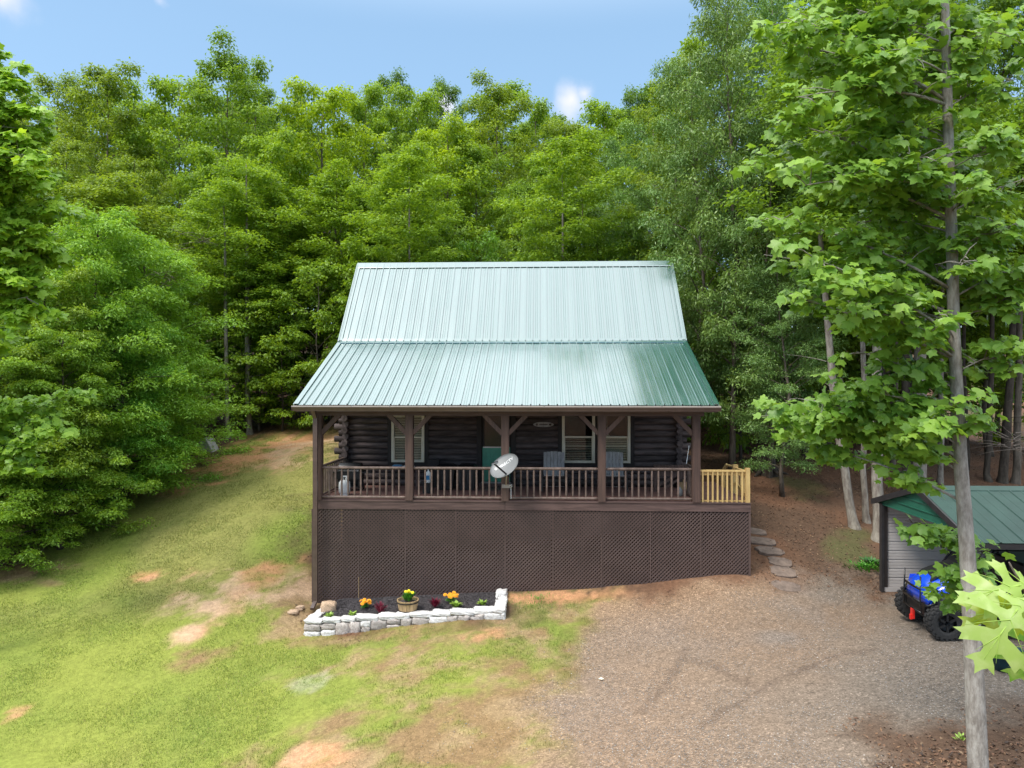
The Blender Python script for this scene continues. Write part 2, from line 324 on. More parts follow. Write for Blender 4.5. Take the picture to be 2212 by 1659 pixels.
SAND = [blob(900,1620,280,55), blob(760,1560,120,30), blob(1020,1560,150,60), blob(1200,1450,440,220,.2), blob(1200,1600,340,170), blob(1120,1375,200,36), blob(1240,1330,190,40), blob(930,1600,330,90), blob(650,1290,75,60), blob(760,1385,120,14), blob(60,1240,110,30), blob(120,1225,60,16), blob(600,1270,60,16), blob(640,1330,50,50), blob(620,1290,30,60), blob(420,1430,60,30), blob(1150,1340,60,15), blob(980,1480,110,25)]
MOSS = [blob(1715,1045,60,40), blob(1840,1200,60,40), blob(1850,1160,60,20), blob(1690,1000,50,20), blob(560,915,90,14)]
WHT = [blob(662,1485,20,10), blob(692,1480,16,7)]
def masks(X, Y):
    n1 = fbm(X, Y, 1.6, 3) - .5; n2 = fbm(X, Y, .5, 9) - .5; n3 = fbm(X, Y, .16, 15) - .5; nn = n1 * 1.2 + n2 * .9
    lawn = sstep(poly_sd(LAWN, X, Y) + nn * 1.5, -.5, .9); grav = sstep(poly_sd(GRAV, X, Y) + nn * 1.3, -.5, .6)
    def bl(lst, soft=.55, k=1.0):
        m = np.zeros(X.shape)
        for (cx, cy, rx, ry, rot) in lst:
            c, s = cos(rot), sin(rot); dx = ((X-cx)*c + (Y-cy)*s) / rx; dy = (-(X-cx)*s + (Y-cy)*c) / ry
            m = np.maximum(m, sstep(1 - np.sqrt(dx*dx + dy*dy) + nn * 1.9 * k + n3 * 1.2, -soft*.4, soft*1.9))
        return m
    clay = bl(CLAY); sand = bl(SAND); wht = bl(WHT, .3, 1.6)
    return lawn, grav, clay, sand, wht
TRK = [[(p.x, p.y) for p in gp(t_)] for t_ in ([(1480,1405),(1465,1440),(1440,1480),(1410,1515),(1386,1540)], [(1680,1470),(1640,1495),(1606,1514),(1560,1535),(1520,1572)], [(1496,1426),(1545,1445),(1580,1465),(1630,1480)], [(1900,1405),(1860,1411),(1794,1421),(1740,1445)], [(1700,1462),(1760,1440)])]
def track(X, Y, t_):
    d = np.full(X.shape, 9.)
    for a, b in zip(t_, t_[1:]):
        e0, e1 = b[0]-a[0], b[1]-a[1]; k = np.clip(((X-a[0])*e0 + (Y-a[1])*e1) / (e0*e0+e1*e1), 0, 1); d = np.minimum(d, np.hypot(X-a[0]-k*e0, Y-a[1]-k*e1))
    return np.clip(1 - (d + (fbm(X, Y, .4, 64)-.5)*.12) / .13, 0, 1)
def mix3(a, b, t): return a * (1 - t[..., None]) + np.array(b) * t[..., None]
def ground_colour(X, Y):
    lawn, grav, clay, sand, wht = masks(X, Y)
    n = fbm(X, Y, 2.6, 21); m = fbm(X, Y, .7, 33); q = fbm(X, Y, 5.0, 41)
    c = np.zeros(X.shape + (3,)) + np.array([.095, .058, .038])                                # leaf litter on bare forest soil
    c = mix3(c, (.15, .078, .046), sstep(n, .35, .65)); c = mix3(c, (.075, .08, .034), sstep(q, .52, .75) * .7)
    g = np.zeros(X.shape + (3,)) + np.array([.185, .225, .044]); g = mix3(g, (.225, .25, .05), sstep(n, .35, .7)); g = mix3(g, (.235, .19, .08), sstep(q, .48, .72) * .5); g = mix3(g, (.10, .165, .03), sstep(m, .6, .8) * .12)
    c = c * (1 - lawn[..., None]) + g * lawn[..., None]
    s = np.zeros(X.shape + (3,)) + np.array([.31, .205, .12]); s = mix3(s, (.24, .145, .08), sstep(m, .4, .65))
    c = c * (1 - (sand * .9)[..., None]) + s * (sand * .9)[..., None]
    o = np.zeros(X.shape + (3,)) + np.array([.46, .235, .12]); o = mix3(o, (.50, .33, .21), sstep(n, .5, .7))
    c = c * (1 - (clay*.96)[..., None]) + o * (clay*.96)[..., None]
    v = np.zeros(X.shape + (3,)) + np.array([.172, .142, .115]); v = mix3(v, (.205, .14, .095), sstep(q, .4, .62) * .8); v = mix3(v, (.16, .15, .142), sstep(n, .5, .7) * .7); v = mix3(v, (.27, .185, .125), (1 - sstep(X, 1.5, 7.0)) * .7); v = mix3(v, (.30, .19, .11), (sstep(Y, 15.6, 17.6) * (1 - sstep(X, 5, 7))) * .7); v = mix3(v, (.105, .075, .058), sum(track(X, Y, t_) for t_ in TRK).clip(0, 1) * .55)
    c = c * (1 - (grav*.95)[..., None]) + v * (grav*.95)[..., None]
    c = mix3(c, (.42, .41, .36), wht * .28)
    for (cx, cy, rx, ry, rot) in MOSS:
        k = sstep(1 - np.hypot((X-cx)/rx, (Y-cy)/ry) + (m-.5)*1.4, 0, .8); c = mix3(c, (.085, .098, .034), k*.6)
    grass = lawn * (1 - sand * .9) * (1 - clay * .9) * (1 - grav * .93) * (1 - wht * .5)
    return c, grass, grav, sand, lawn
def ground_mat():
    m = bpy.data.materials.new('ground_surface'); m.use_nodes = True; nt = m.node_tree; b = nt.nodes['Principled BSDF']
    b.inputs['Roughness'].default_value = .95; b.inputs['Specular IOR Level'].default_value = .15
    a = nt.nodes.new('ShaderNodeAttribute'); a.attribute_name = 'soil'; gr = nt.nodes.new('ShaderNodeAttribute'); gr.attribute_name = 'stony'
    tc = nt.nodes.new('ShaderNodeTexCoord')
    vo = nt.nodes.new('ShaderNodeTexVoronoi'); vo.inputs['Scale'].default_value = 40; nt.links.new(tc.outputs['Object'], vo.inputs[0])
    vb = nt.nodes.new('ShaderNodeSeparateColor'); nt.links.new(vo.outputs['Color'], vb.inputs[0])
    n = nt.nodes.new('ShaderNodeTexNoise'); n.inputs['Scale'].default_value = 9; n.inputs['Detail'].default_value = 8; n.inputs['Roughness'].default_value = .75; nt.links.new(tc.outputs['Object'], n.inputs[0])
    k = mth(nt, 'MULTIPLY_ADD', maprange(nt, vb.outputs[0], 0, 1, smooth=False), 0.6, .70)
    k = mth(nt, 'MULTIPLY', k, maprange(nt, vb.outputs[1], .93, .97, 1.0, 1.6))
    k2 = mth(nt, 'ADD', mth(nt, 'MULTIPLY', mth(nt, 'SUBTRACT', k, 1.0), gr.outputs['Fac']), 1.0)
    k3 = mth(nt, 'MULTIPLY', k2, maprange(nt, n.outputs[0], .25, .75, .62, 1.38, False)); cc = nt.nodes.new('ShaderNodeCombineColor')
    for i in range(3): nt.links.new(k3, cc.inputs[i])
    nt.links.new(mixc(nt, 1.0, a.outputs['Color'], cc.outputs[0], 'MULTIPLY'), b.inputs['Base Color'])
    bp = nt.nodes.new('ShaderNodeBump'); bp.inputs['Strength'].default_value = .6; bp.inputs['Distance'].default_value = .02
    nt.links.new(mth(nt, 'ADD', mth(nt, 'MULTIPLY', vo.outputs['Distance'], gr.outputs['Fac']), n.outputs[0]), bp.inputs['Height']); nt.links.new(bp.outputs[0], b.inputs['Normal'])
    return m
M['ground'] = ground_mat()
def build_ground():
    def ax(lo, hi, a, b, fine, coarse):
        l = list(np.arange(lo, a, coarse)) + list(np.arange(a, b, fine)) + list(np.arange(b, hi + coarse, coarse)); return np.array(l)
    xs = np.concatenate([[-900, -500, -250, -120], ax(-64, 62, -16, 14, .12, 1.6), [120, 250, 500, 900]])
    ys = np.concatenate([[-600, -250, -100, -40, -20], ax(-10, 74, 9, 30, .12, 1.6), [90, 140, 250, 500, 1000]])
    X, Y = np.meshgrid(xs, ys); Z = gz_np(X, Y)
    Z += (fbm(X, Y, .9, 77) - .5) * .07 * ((X > -16) & (X < 14) & (Y > 9) & (Y < 30))
    C, g, gv, sd, lw = ground_colour(X, Y); nx = len(xs); ny = len(ys)
    idx = np.arange(nx * ny).reshape(ny, nx); Fq = np.stack([idx[:-1, :-1], idx[:-1, 1:], idx[1:, 1:], idx[1:, :-1]], -1).reshape(-1, 4)
    me = npmesh('ground', np.c_[X.ravel(), Y.ravel(), Z.ravel()], Fq, M['ground'], dict(soil=C.reshape(-1, 3), stony=np.clip(gv + sd * .5 + .25*(1-lw), 0, 1).ravel()), True)
    tag(link('ground', me), kind='structure')
build_ground()

def quads_scatter(pos, nrmv, axis, L_, W_, fold=.15):
    """kite shaped leaves"""
    side = np.cross(nrmv, axis); side /= np.linalg.norm(side, axis=1, keepdims=True) + 1e-9
    L_ = L_[:, None]; W_ = W_[:, None]
    v0 = pos; v1 = pos + axis * L_ * .45 + side * W_ * .5 + nrmv * L_ * fold; v2 = pos + axis * L_; v3 = pos + axis * L_ * .45 - side * W_ * .5 + nrmv * L_ * fold
    V = np.stack([v0, v1, v2, v3], 1).reshape(-1, 3); n = len(pos); Fq = np.arange(4 * n).reshape(n, 4)
    return V, Fq
def unit(a): return a / (np.linalg.norm(a, axis=1, keepdims=True) + 1e-9)

def grass():
    r = np.random.RandomState(5); n = 620000
    x = r.uniform(-15.5, 3.4, n); y = 10.3 + 21 * r.rand(n) ** 1.5
    c, g, gv, sd, lw = ground_colour(x, y); clump = fbm(x, y, .35, 55); keep = r.rand(n) < g * sstep(clump, .12, .45)
    inview = (np.abs(x / y + .04) < .78); foot = (x > -5.8) & (x < 5.2) & (y > 17.85); keep &= inview & ~foot
    x = x[keep]; y = y[keep]; c = c[keep]; n = len(x); z = gz_np(x, y) - .005; a = r.rand(n) * 2 * pi; h = r.uniform(.018, .05, n) * (.7 + .6 * clump[keep]); w = r.uniform(.006, .013, n)
    w *= np.clip(y / 14, 1, 1.8); tilt = r.uniform(0, .035, n)
    b = np.c_[x, y, z]; s = np.c_[np.cos(a), np.sin(a), 0*a] * w[:, None] / 2; t = b + np.c_[-np.sin(a) * tilt, np.cos(a) * tilt, h]
    V = np.stack([b - s, b + s, t], 1).reshape(-1, 3); Fq = np.arange(3*n).reshape(n, 3)
    f = (r.rand(n) * .5 + .95)[:, None]; cc = np.clip(c * f * np.array([1.0, 1.12, .9]), 0, 1); dry = r.rand(n) < .06; cc[dry] = [.36, .30, .13]
    m = bpy.data.materials.new('grass_blade'); m.use_nodes = True; nt = m.node_tree; bb = nt.nodes['Principled BSDF']; bb.inputs['Roughness'].default_value = .6
    at = nt.nodes.new('ShaderNodeAttribute'); at.attribute_name = 'soil'; nt.links.new(at.outputs[0], bb.inputs['Base Color'])
    tr = nt.nodes.new('ShaderNodeBsdfTranslucent'); nt.links.new(at.outputs[0], tr.inputs[0]); mx = nt.nodes.new('ShaderNodeMixShader'); mx.inputs[0].default_value = .35
    nt.links.new(bb.outputs[0], mx.inputs[1]); nt.links.new(tr.outputs[0], mx.inputs[2]); nt.links.new(mx.outputs[0], nt.nodes['Material Output'].inputs[0])
    me = npmesh('grass', V, Fq, m, dict(soil=np.repeat(cc, 3, 0)))
    tag(link('grass', me), 'short mown lawn grass sloping down beside the cabin', 'grass', kind='stuff')
grass()
def gravel():
    r = np.random.RandomState(8); n = 95000; x = r.uniform(-2, 11, n); y = 9.6 + 11 * r.rand(n) ** 1.6
    c, g, gv, sd, lw = ground_colour(x, y); keep = (r.rand(n) < gv * .8 + sd * .1) & ~((x > -5.8) & (x < 5.2) & (y > 17.8)); x = x[keep]; y = y[keep]; n = len(x)
    z = gz_np(x, y) + .002; s = r.uniform(.004, .011, n) * (1 + (r.rand(n) > .97) * .8)
    o = np.array([[1,0,0],[0,1,0],[-1,0,0],[0,-1,0],[0,0,.6],[0,0,-.6]]); V = np.repeat(np.c_[x, y, z], 6, 0).reshape(n, 6, 3) + o[None] * s[:, None, None] * r.uniform(.6, 1.3, (n, 6, 1))
    f = np.array([[0,1,4],[1,2,4],[2,3,4],[3,0,4]]); Fq = (np.arange(n)[:, None, None] * 6 + f[None]).reshape(-1, 3)
    b = r.uniform(.55, 1.6, n)[:, None] * np.array([.20, .175, .155]) * (1 + (r.rand(n, 1) - .5) * np.array([[.3, 0, -.3]])); b[r.rand(n) > .93] = [.46, .43, .40]
    m = bpy.data.materials.new('gravel_stone'); m.use_nodes = True; bb = m.node_tree.nodes['Principled BSDF']; at = m.node_tree.nodes.new('ShaderNodeAttribute'); at.attribute_name = 'soil'
    m.node_tree.links.new(at.outputs[0], bb.inputs['Base Color']); bb.inputs['Roughness'].default_value = .9
    tag(link('gravel', npmesh('gravel', V.reshape(-1, 3), Fq, m, dict(soil=np.repeat(b, 6, 0)))), 'loose grey and tan gravel spread over the driveway', 'gravel', kind='stuff')
gravel()
def litter():
    r = np.random.RandomState(11); n = 90000; x = np.concatenate([r.uniform(-20, -4, n//3), r.uniform(3, 24, n - n//3)]); y = 15 + 27 * r.rand(n) ** 1.2
    c, g, gv, sd, lw = ground_colour(x, y); k = (r.rand(n) < (1-lw)*(1-gv)); br = (x > 3.2) & (x < 11) & (y < 11); x = x[k]; y = y[k]
    x2 = r.uniform(3.5, 9, 5000); y2 = r.uniform(9, 11.5, 5000); c2, g2, gv2, _, lw2 = ground_colour(x2, y2); k2 = r.rand(5000) < (1-gv2)*(1-lw2); x = np.r_[x, x2[k2]]; y = np.r_[y, y2[k2]]
    k = ~((x > -5.9) & (x < 5.3) & (y > 17.6) & (y < 27)); x = x[k]; y = y[k]; n = len(x)
    pos = np.c_[x, y, gz_np(x, y) + .008]; nv = unit(np.c_[r.normal(0, .45, n), r.normal(0, .45, n), np.ones(n)]); ax = unit(np.cross(nv, unit(r.normal(size=(n, 3)))))
    V, Fq = quads_scatter(pos, nv, ax, r.uniform(.03, .08, n), r.uniform(.02, .045, n), .1)
    pal = np.array([[.16,.08,.045],[.21,.115,.06],[.12,.06,.035],[.17,.09,.05],[.06,.04,.03],[.21,.135,.08]]); cc = pal[r.randint(0, 6, n)]
    m = bpy.data.materials.new('dead_leaf'); m.use_nodes = True; bb = m.node_tree.nodes['Principled BSDF']; at = m.node_tree.nodes.new('ShaderNodeAttribute'); at.attribute_name = 'soil'
    m.node_tree.links.new(at.outputs[0], bb.inputs['Base Color']); bb.inputs['Roughness'].default_value = .85
    tag(link('leaf_litter', npmesh('leaf_litter', V, Fq, m, dict(soil=np.repeat(cc, 4, 0)))), 'brown dead leaves covering the ground under the trees', 'leaves', kind='stuff')
litter()
# ------------------------------------------------------------ the log cabin
XL, XR = -6.148, 4.28                     # roof
YE, ZE, YB, ZB, YR, ZR = 17.45, 4.878, 21.346, 6.666, 23.60, 9.417
YW = 20.3                                 # face of the front log wall
WL, WR = P(740, 0, YW).x, P(1474, 0, YW).x
ZD = 2.475                                # porch floor
cabin = empty('log_cabin', (-.9, 17.8, 0), 'dark brown log cabin with green metal roof and covered front porch', 'cabin')
cabin_inv = Vector((.9, -17.8, 0))
def part(mb, name, m, parent=None, smooth=False):
    """a part built in world coordinates under the cabin (or under one of its parts, whose origin is the cabin's)"""
    o = mb.build(name, m, parent or cabin, smooth)
    if parent is None: o.location = cabin_inv
    return o
RR = random.Random(4)
def wall_shell():
    b = MB(); t = .16
    b.box((WL + .12, YW + .09, 1.0), (WR - .12, YW + .13, 6.2)); b.box((WL + .12, YW + .14, 1.0), (WL + .16, 26.6, 6.0)); b.box((WR - .16, YW + .14, 1.0), (WR - .12, 26.6, 6.0)); b.box((WL + .17, 26.55, 1.0), (WR - .17, 26.6, 6.2))
    return b
W1 = (P(846, 0, YW).x, P(917, 0, YW).x, P(0, 994, YW).z, P(0, 893, YW).z)
W2 = (P(1214, 0, YW).x, P(1285, 0, YW).x, W1[2], P(0, 889, YW).z)
W3 = (P(1290.5, 0, YW).x, P(1361.5, 0, YW).x, W1[2], W2[3])
DR = (P(1042, 0, YW).x, P(1102, 0, YW).x, ZD, P(0, 878, YW).z)
T = .115      # casing beside the openings
opens = [(W1[0]-T, W1[1]+T, W1[2]-.13, W1[3]+.12), (W2[0]-T, W3[1]+T, W2[2]-.13, W2[3]+.12), (DR[0]-.16, DR[1]+.16, ZD, DR[3]+.12)]
def wall_panel():
    """inner face of the wall, pierced by the openings"""
    b = MB(); xs = sorted({WL+.1, WR-.1} | {o[0] for o in opens} | {o[1] for o in opens})
    for a, c in zip(xs, xs[1:]):
        hole = [o for o in opens if o[0] <= a + 1e-6 and o[1] >= c - 1e-6]
        if hole:
            b.box((a, YW+.08, 1.0), (c, YW+.12, hole[0][2])); b.box((a, YW+.08, hole[0][3]), (c, YW+.12, 6.2))
        else: b.box((a, YW+.08, 1.0), (c, YW+.12, 6.2))
    return b
part(wall_panel(), 'wall', M['log'])
b = MB(); b.box((WL+.1, YW+.13, 1.0), (WL+.16, 26.6, 6.0)); b.box((WR-.16, YW+.13, 1.0), (WR-.1, 26.6, 6.0)); b.box((WL+.17, 26.55, 1.0), (WR-.17, 26.6, 6.2)); part(b, 'wall', M['trim'])
b = MB(); b.box((WL+.2, YW+1.6, 1.0), (WR-.2, YW+1.65, 6.2)); b.box((WL+.2, YW+.14, 6.0), (WR-.2, YW+1.6, 6.05)); b.box((WL+.2, YW+.14, 2.3), (WR-.2, YW+1.6, 2.35)); part(b, 'inner_partition', M['room'])
pitch = .1757; rlog = .093; ncourse = 19
for i in range(ncourse):
    z = ZD + .10 + i * pitch
    segs = [(WL - (.25 if i % 2 else .12), WR + (.13 if i % 2 else .25))]
    for o in opens:
        if o[2] - .06 < z < o[3] + .02:
            new = []
            for a, c in segs:
                if a < o[0] < c: new += [(a, o[0]), (o[1], c)]
                else: new.append((a, c))
            segs = new
    for a, c in segs:
        m = MB(); k = max(2, int((c - a) / 1.2)); pts = [(a + (c-a)*j/k, YW + .09 + RR.uniform(-.004, .004), z + RR.uniform(-.003, .003)) for j in range(k+1)]
        m.tube(pts, rlog, 12); part(m, 'wall_log', M['log'], smooth=False)
for i in range(22):                        # side walls; their ends cross the front logs
    z = ZD + .012 + i * pitch
    if z > 6.0: break
    for x in (WL + .10, WR - .10):
        m = MB(); e = YW - (.20 if i % 2 else .08)
        m.tube([(x, e, z), (x, 26.7, z)], rlog, 10); part(m, 'wall_log', M['logy'])
for x in (WL + .05, WR - .10):            # boarded gables
    m = MB(); m.prism([(YW+.1, 5.9), (26.6, 5.9), (26.6, 6.3), (23.6, 9.25), (21.3, 6.5), (YW+.1, 6.1)], .05, Matrix(((0,0,1,x),(1,0,0,0),(0,1,0,0),(0,0,0,1)))); part(m, 'gable', M['trim'])
b = MB(); b.box((WL, YW, 0), (WR, YW+.19, ZD-.26)); b.box((WL, YW+.2, 0), (WL+.2, 26.6, ZD-.1)); b.box((WR-.2, YW+.2, 0), (WR, 26.6, ZD-.1)); part(b, 'foundation', M['concrete_shaded'])
# casings
for o in opens[:2]:
    m = MB(); y0, y1 = YW - .03, YW + .12; w_ = T - .012
    m.box((o[0], y0, o[2]), (o[0]+w_, y1, o[3])); m.box((o[1]-w_, y0, o[2]), (o[1], y1, o[3])); m.box((o[0]+w_, y0, o[2]), (o[1]-w_, y1, o[2]+.11)); m.box((o[0]+w_, y0, o[3]-.1), (o[1]-w_, y1, o[3]))
    part(m, 'window_casing', M['trim'])
m = MB(); m.box((W2[1]+.004, YW-.01, W2[2]), (W3[0]-.004, YW+.1, W2[3])); part(m, 'mullion', M['trim'])
m = MB(); o = opens[2]; m.box((o[0], YW-.035, ZD), (o[0]+.14, YW+.12, o[3])); m.box((o[1]-.14, YW-.035, ZD), (o[1], YW+.12, o[3])); m.box((o[0]+.142, YW-.035, o[3]-.12), (o[1]-.142, YW+.12, o[3])); part(m, 'door_casing', M['trim'])
def window(w, blind_from, gap):
    x0, x1, z0, z1 = w; fr = MB(); t = .075; y0, y1 = YW - .05, YW + .06
    fr.box((x0, y0, z0), (x0+t, y1, z1)); fr.box((x1-t, y0, z0), (x1, y1, z1)); fr.box((x0+t, y0, z0), (x1-t, y1, z0+t*.9)); fr.box((x0+t, y0, z1-t*.9), (x1-t, y1, z1))
    zm = z0 + (z1 - z0) * .515; fr.box((x0+t, y0+.01, zm-.02), (x1-t, y1, zm+.02))
    for a in (x0+t, x1-t-.018): fr.box((a, y0+.02, z0+t*.9), (a+.018, y1, zm-.02))
    wn = part(fr, 'window', M['cream'])
    g = MB(); g.box((x0+t, YW+.0, zm+.02), (x1-t, YW+.005, z1-t*.9)); part(g, 'pane', M['glass'], wn)
    g = MB(); g.box((x0+t+.018, YW-.012, z0+t*.9), (x1-t-.018, YW-.007, zm-.02)); part(g, 'pane', M['glass'], wn)
    s = MB(); z = z0 + t; top = z1 - .08 if blind_from is None else z0 + (z1-z0)*blind_from
    while z < top:
        Mx = Matrix.Translation((0, YW+.05, z)) @ Matrix.Rotation(radians(gap), 4, 'X'); s.box((x0+t+.01, -.015, -.001), (x1-t-.01, .015, .001), Mx); z += .048
    s.box((x0+t+.01, YW+.035, z0+(z1-z0)*.33), (x1-t-.01, YW+.04, z0+(z1-z0)*.33+.014))
    sl = part(s, 'blind', M['blind'], wn)
    return wn
window(W1, None, 58); window(W2, .5, 25); window(W3, .5, 58)
# curtain edge and hanging lamp seen through the right-hand pair
l = MB(); lx = (P(1311, 0, YW+.5).x); lz = P(0, 940, YW+.5).z; l.lathe([(.02, .16), (.03, .1), (.09, .03), (.11, 0), (.0, .0)], 12, Matrix.Translation((lx, YW+.5, lz))); l.tube([(lx, YW+.5, lz+.15), (lx, YW+.5, 5.9)], .006, 5)
tag(l.build('pendant_lamp', M['cream'], None), 'small cream pendant lamp hanging inside the right-hand window', 'lamp')
# door
d = MB(); x0, x1, z1 = DR[0], DR[1], DR[3]; zs = ZD + .13; y = YW + .02
zg = P(0, 962, YW).z
d.box((x0, y, zs), (x0+.1, y+.05, zg)); d.box((x1-.1, y, zs), (x1, y+.05, zg)); d.box((x0+.1, y, zg-.05), (x1-.1, y+.05, zg)); d.box((x0+.1, y+.012, zs), (x1-.1, y+.05, zg-.05))
for k in range(3):
    a = x0 + .13 + k * (x1-x0-.24)/3; d.box((a, y-.004, zs+.32), (a+.10, y+.012, zg-.16))
dr = part(d, 'door', M['greendoor']); g = MB(); g.box((x0+.06, y+.01, zg), (x1-.06, y+.02, z1-.08)); part(g, 'pane', M['glass'], dr)
g = MB(); g.box((x0, y, zg), (x0+.058, y+.05, z1)); g.box((x1-.058, y, zg), (x1, y+.05, z1)); g.box((x0+.058, y, z1-.078), (x1-.058, y+.05, z1)); part(g, 'sash', M['trim'], dr)
g = MB(); g.box((x0+.02, y-.016, zg-.02), (x1-.02, y-.006, zg+.015)); g.box((x0-.03, y-.13, zs-.035), (x1+.03, y, zs-.005)); part(g, 'threshold', M['steel'], dr)
g = MB(); g.box((x0-.1, y-.14, ZD), (x1+.1, y+.05, zs-.04)); part(g, 'door_sill', M['brownx'])
# porch floor, rim
DX0, DX1 = -5.80, 5.176
for k in range(20):
    yy = 17.86 + k * .1475
    if yy > YW - .02: break
    m = MB(); m.box((DX0, yy, ZD-.035+.0006*(k % 3)), (DX1-.02, min(yy+.142, YW-.004), ZD+.0006*(k % 3))); part(m, 'deck_board', M['deck'])
xj = P(1091, 0, 17.8).x
for a, c in ((DX0, xj-.005), (xj+.005, DX1)):
    m = MB(); m.box((a, 17.80, ZC-3.169), (c, 17.855, ZD-.045)); m.box((a, 17.785, ZD-.044), (c, 17.857, ZD-.012)); part(m, 'rim_beam', M['brownx'])
m = MB(); m.box((DX1-.055, 17.857, ZC-3.169), (DX1, YW+1.2, ZD-.045)); m.box((DX0, 17.857, ZC-3.169), (DX0+.055, YW, ZD-.045)); part(m, 'rim_beam', M['brown'])
m = MB(); m.box((WR+.26, YW, ZD-.035), (DX1-.02, YW+1.2, ZD)); part(m, 'landing_board', M['deck'])
# posts
pc = [-5.675, P(884.7, 0, 17.85).x, P(1091.4, 0, 17.85).x, P(1299.9, 0, 17.85).x, P(1503.3, 0, 17.85).x]
ZPT = 4.78
hb = MB(); hb.box((XL+.25, 17.78, 4.60), (XR-.25, 17.95, ZPT)); part(hb, 'header_beam', M['brownx'])
for i, x in enumerate(pc):
    hw = .097
    m = MB(); m.box((x-hw, 17.77, ZD-.012), (x+hw, 17.955, 4.60)); m.box((x-hw+.02, 17.762, ZD-.01), (x+hw-.02, 17.77, 4.5)); part(m, 'post', M['post'])
    for sgn in ((1,) if i == 0 else (-1,) if i == 4 else (-1, 1)):
        m = MB(); m.beam((x + sgn*(hw-.02), 17.865, 4.15), (x + sgn*(hw+.44), 17.865, 4.62), .11, .095, (0, 1, 0)); part(m, 'brace', M['post'])
# railings
ZTR, ZBR = P(0, 1006.7, 17.85).z, P(0, 1068.4, 17.85).z
rng = np.random.RandomState(3)
def railing(p, q, sp=.163, rt=.036):
    p = Vector(p); q = Vector(q); L_ = (q - p).length; d = (q - p).normalized(); b = MB()
    for z, r in ((ZTR, rt), (ZBR, rt*.95)):
        b.tube([p + d*0 + Vector((0,0,z)), p + d*.05 + Vector((0,0,z)), p + d*(L_-.05) + Vector((0,0,z)), q + Vector((0,0,z))], [r*.55, r, r, r*.55], 10)
    rl = part(b, 'porch_railing', M['rail'], smooth=False); n = int((L_ - .06) / sp)
    for k in range(n):
        c = p + d * (L_/2 + (k - (n-1)/2) * sp); m = MB(); r = .0245
        z0, z1 = ZBR + rt - .02, ZTR - rt + .02
        m.tube([c + Vector((0,0,z0)), c + Vector((0,0,z0+.06)), c + Vector((0,0,z1-.05)), c + Vector((0,0,z1))], [r*.6, r, r, r*.55], 8)
        part(m, 'baluster', M['rail'], rl)
for a, c in zip(pc, pc[1:]): railing((a+.09, 17.86, 0), (c-.09, 17.86, 0))
railing((pc[0]-.02, 17.96, 0), (pc[0]+.0, YW-.1, 0)); 
railing((pc[4], 17.96, 0), (pc[4], 18.95, 0))
# roof
def lerp(a, b, t): return a + (b - a) * t
def roof_slope(y0, z0, y1, z1, under=.03):
    sl = Vector((0, y1-y0, z1-z0)); ln = sl.length; sl.normalize(); nn = Vector((0, -sl.z, sl.y))
    if nn.z < 0: nn = -nn
    n = 12; wp = (XR - XL) / n
    for k in range(n):
        a = XL + k * wp; b = MB(); prof = []; lift = .0012 * RR.random() + (.0012 if k % 2 else 0)
        for j in range(4):
            r0 = a + wp * (j / 4); q = wp / 4
            prof += [(r0, .0), (r0+.005, .036), (r0+.026, .036), (r0+.031, 0), (r0+q*.42, 0), (r0+q*.44, .004), (r0+q*.48, .004), (r0+q*.50, 0), (r0+q*.68, 0), (r0+q*.70, .004), (r0+q*.74, .004), (r0+q*.76, 0)]
        prof.append((a + wp + .002, .0))
        prof = [(x, h + lift + .0025*sin(x*7.3 + k)) if h == 0 else (x, h + lift) for x, h in prof]
        vs = []; S = 6
        for s in range(S+1):
            base = Vector((0, y0, z0)) + sl * ln * s / S
            off = .0018 * sin(s*2.1 + k*1.7)
            vs += [base + nn * (h + off) + Vector((x, 0, 0)) for x, h in prof]
        m_ = len(prof); fs = [(s*m_+i, s*m_+i+1, (s+1)*m_+i+1, (s+1)*m_+i) for s in range(S) for i in range(m_-1)]
        b.add(vs, fs); part(b, 'roof_panel', M['roof'])
    d = MB(); o1 = nn * -under
    d.add([Vector((x, y, z)) + o1 * k for k in (.3, 2.5) for x, y, z in ((XL+.02, y0, z0), (XR-.02, y0, z0), (XR-.02, y1, z1), (XL+.02, y1, z1))], [(3,2,1,0),(4,5,6,7),(0,1,5,4),(1,2,6,5),(2,3,7,6),(3,0,4,7)])
    part(d, 'roof_decking', M['trim'])
roof_slope(YE, ZE, YB, ZB); roof_slope(YB+.01, ZB+.035, YR, ZR); roof_slope(27.6, 4.9, YR, ZR)
b = MB(); b.add([(x, y, z) for x in (XL-.03, XR+.03) for y, z in ((YR-.16, ZR-.15), (YR-.145, ZR-.125), (YR, ZR+.05), (YR+.15, ZR-.13))], [(0,4,5,1),(1,5,6,2),(2,6,7,3)]); part(b, 'ridge_cap', M['roof'])
b = MB(); b.add([(x, y, z) for x in (XL-.02, XR+.02) for y, z in ((YB-.13, ZB-.045), (YB-.125, ZB-.02), (YB-.01, ZB+.035), (YB+.05, ZB+.115), (YB+.055, ZB+.09))], [(0,5,6,1),(1,6,7,2),(2,7,8,3),(3,8,9,4)]); part(b, 'transition_flashing', M['roof'])
for x in (XL-.02, XR+.02):               # rake trim
    s = -1 if x < 0 else 1
    for (ya, za, yb, zb) in ((YE, ZE, YB, ZB), (YB, ZB+.03, YR, ZR), (27.6, 4.9, YR, ZR)):
        b = MB(); b.beam((x, ya, za-.045), (x, yb, zb-.045), .03, .15, (0, 0, 1)); b.beam((x - s*.05, ya, za+.032), (x - s*.05, yb, zb+.032), .11, .012, (0, 0, 1)); part(b, 'rake_trim', M['roof'])
b = MB(); b.box((XL, YE+.03, ZE-.17), (XR, YE+.06, ZE-.045)); part(b, 'fascia', M['gutter'])
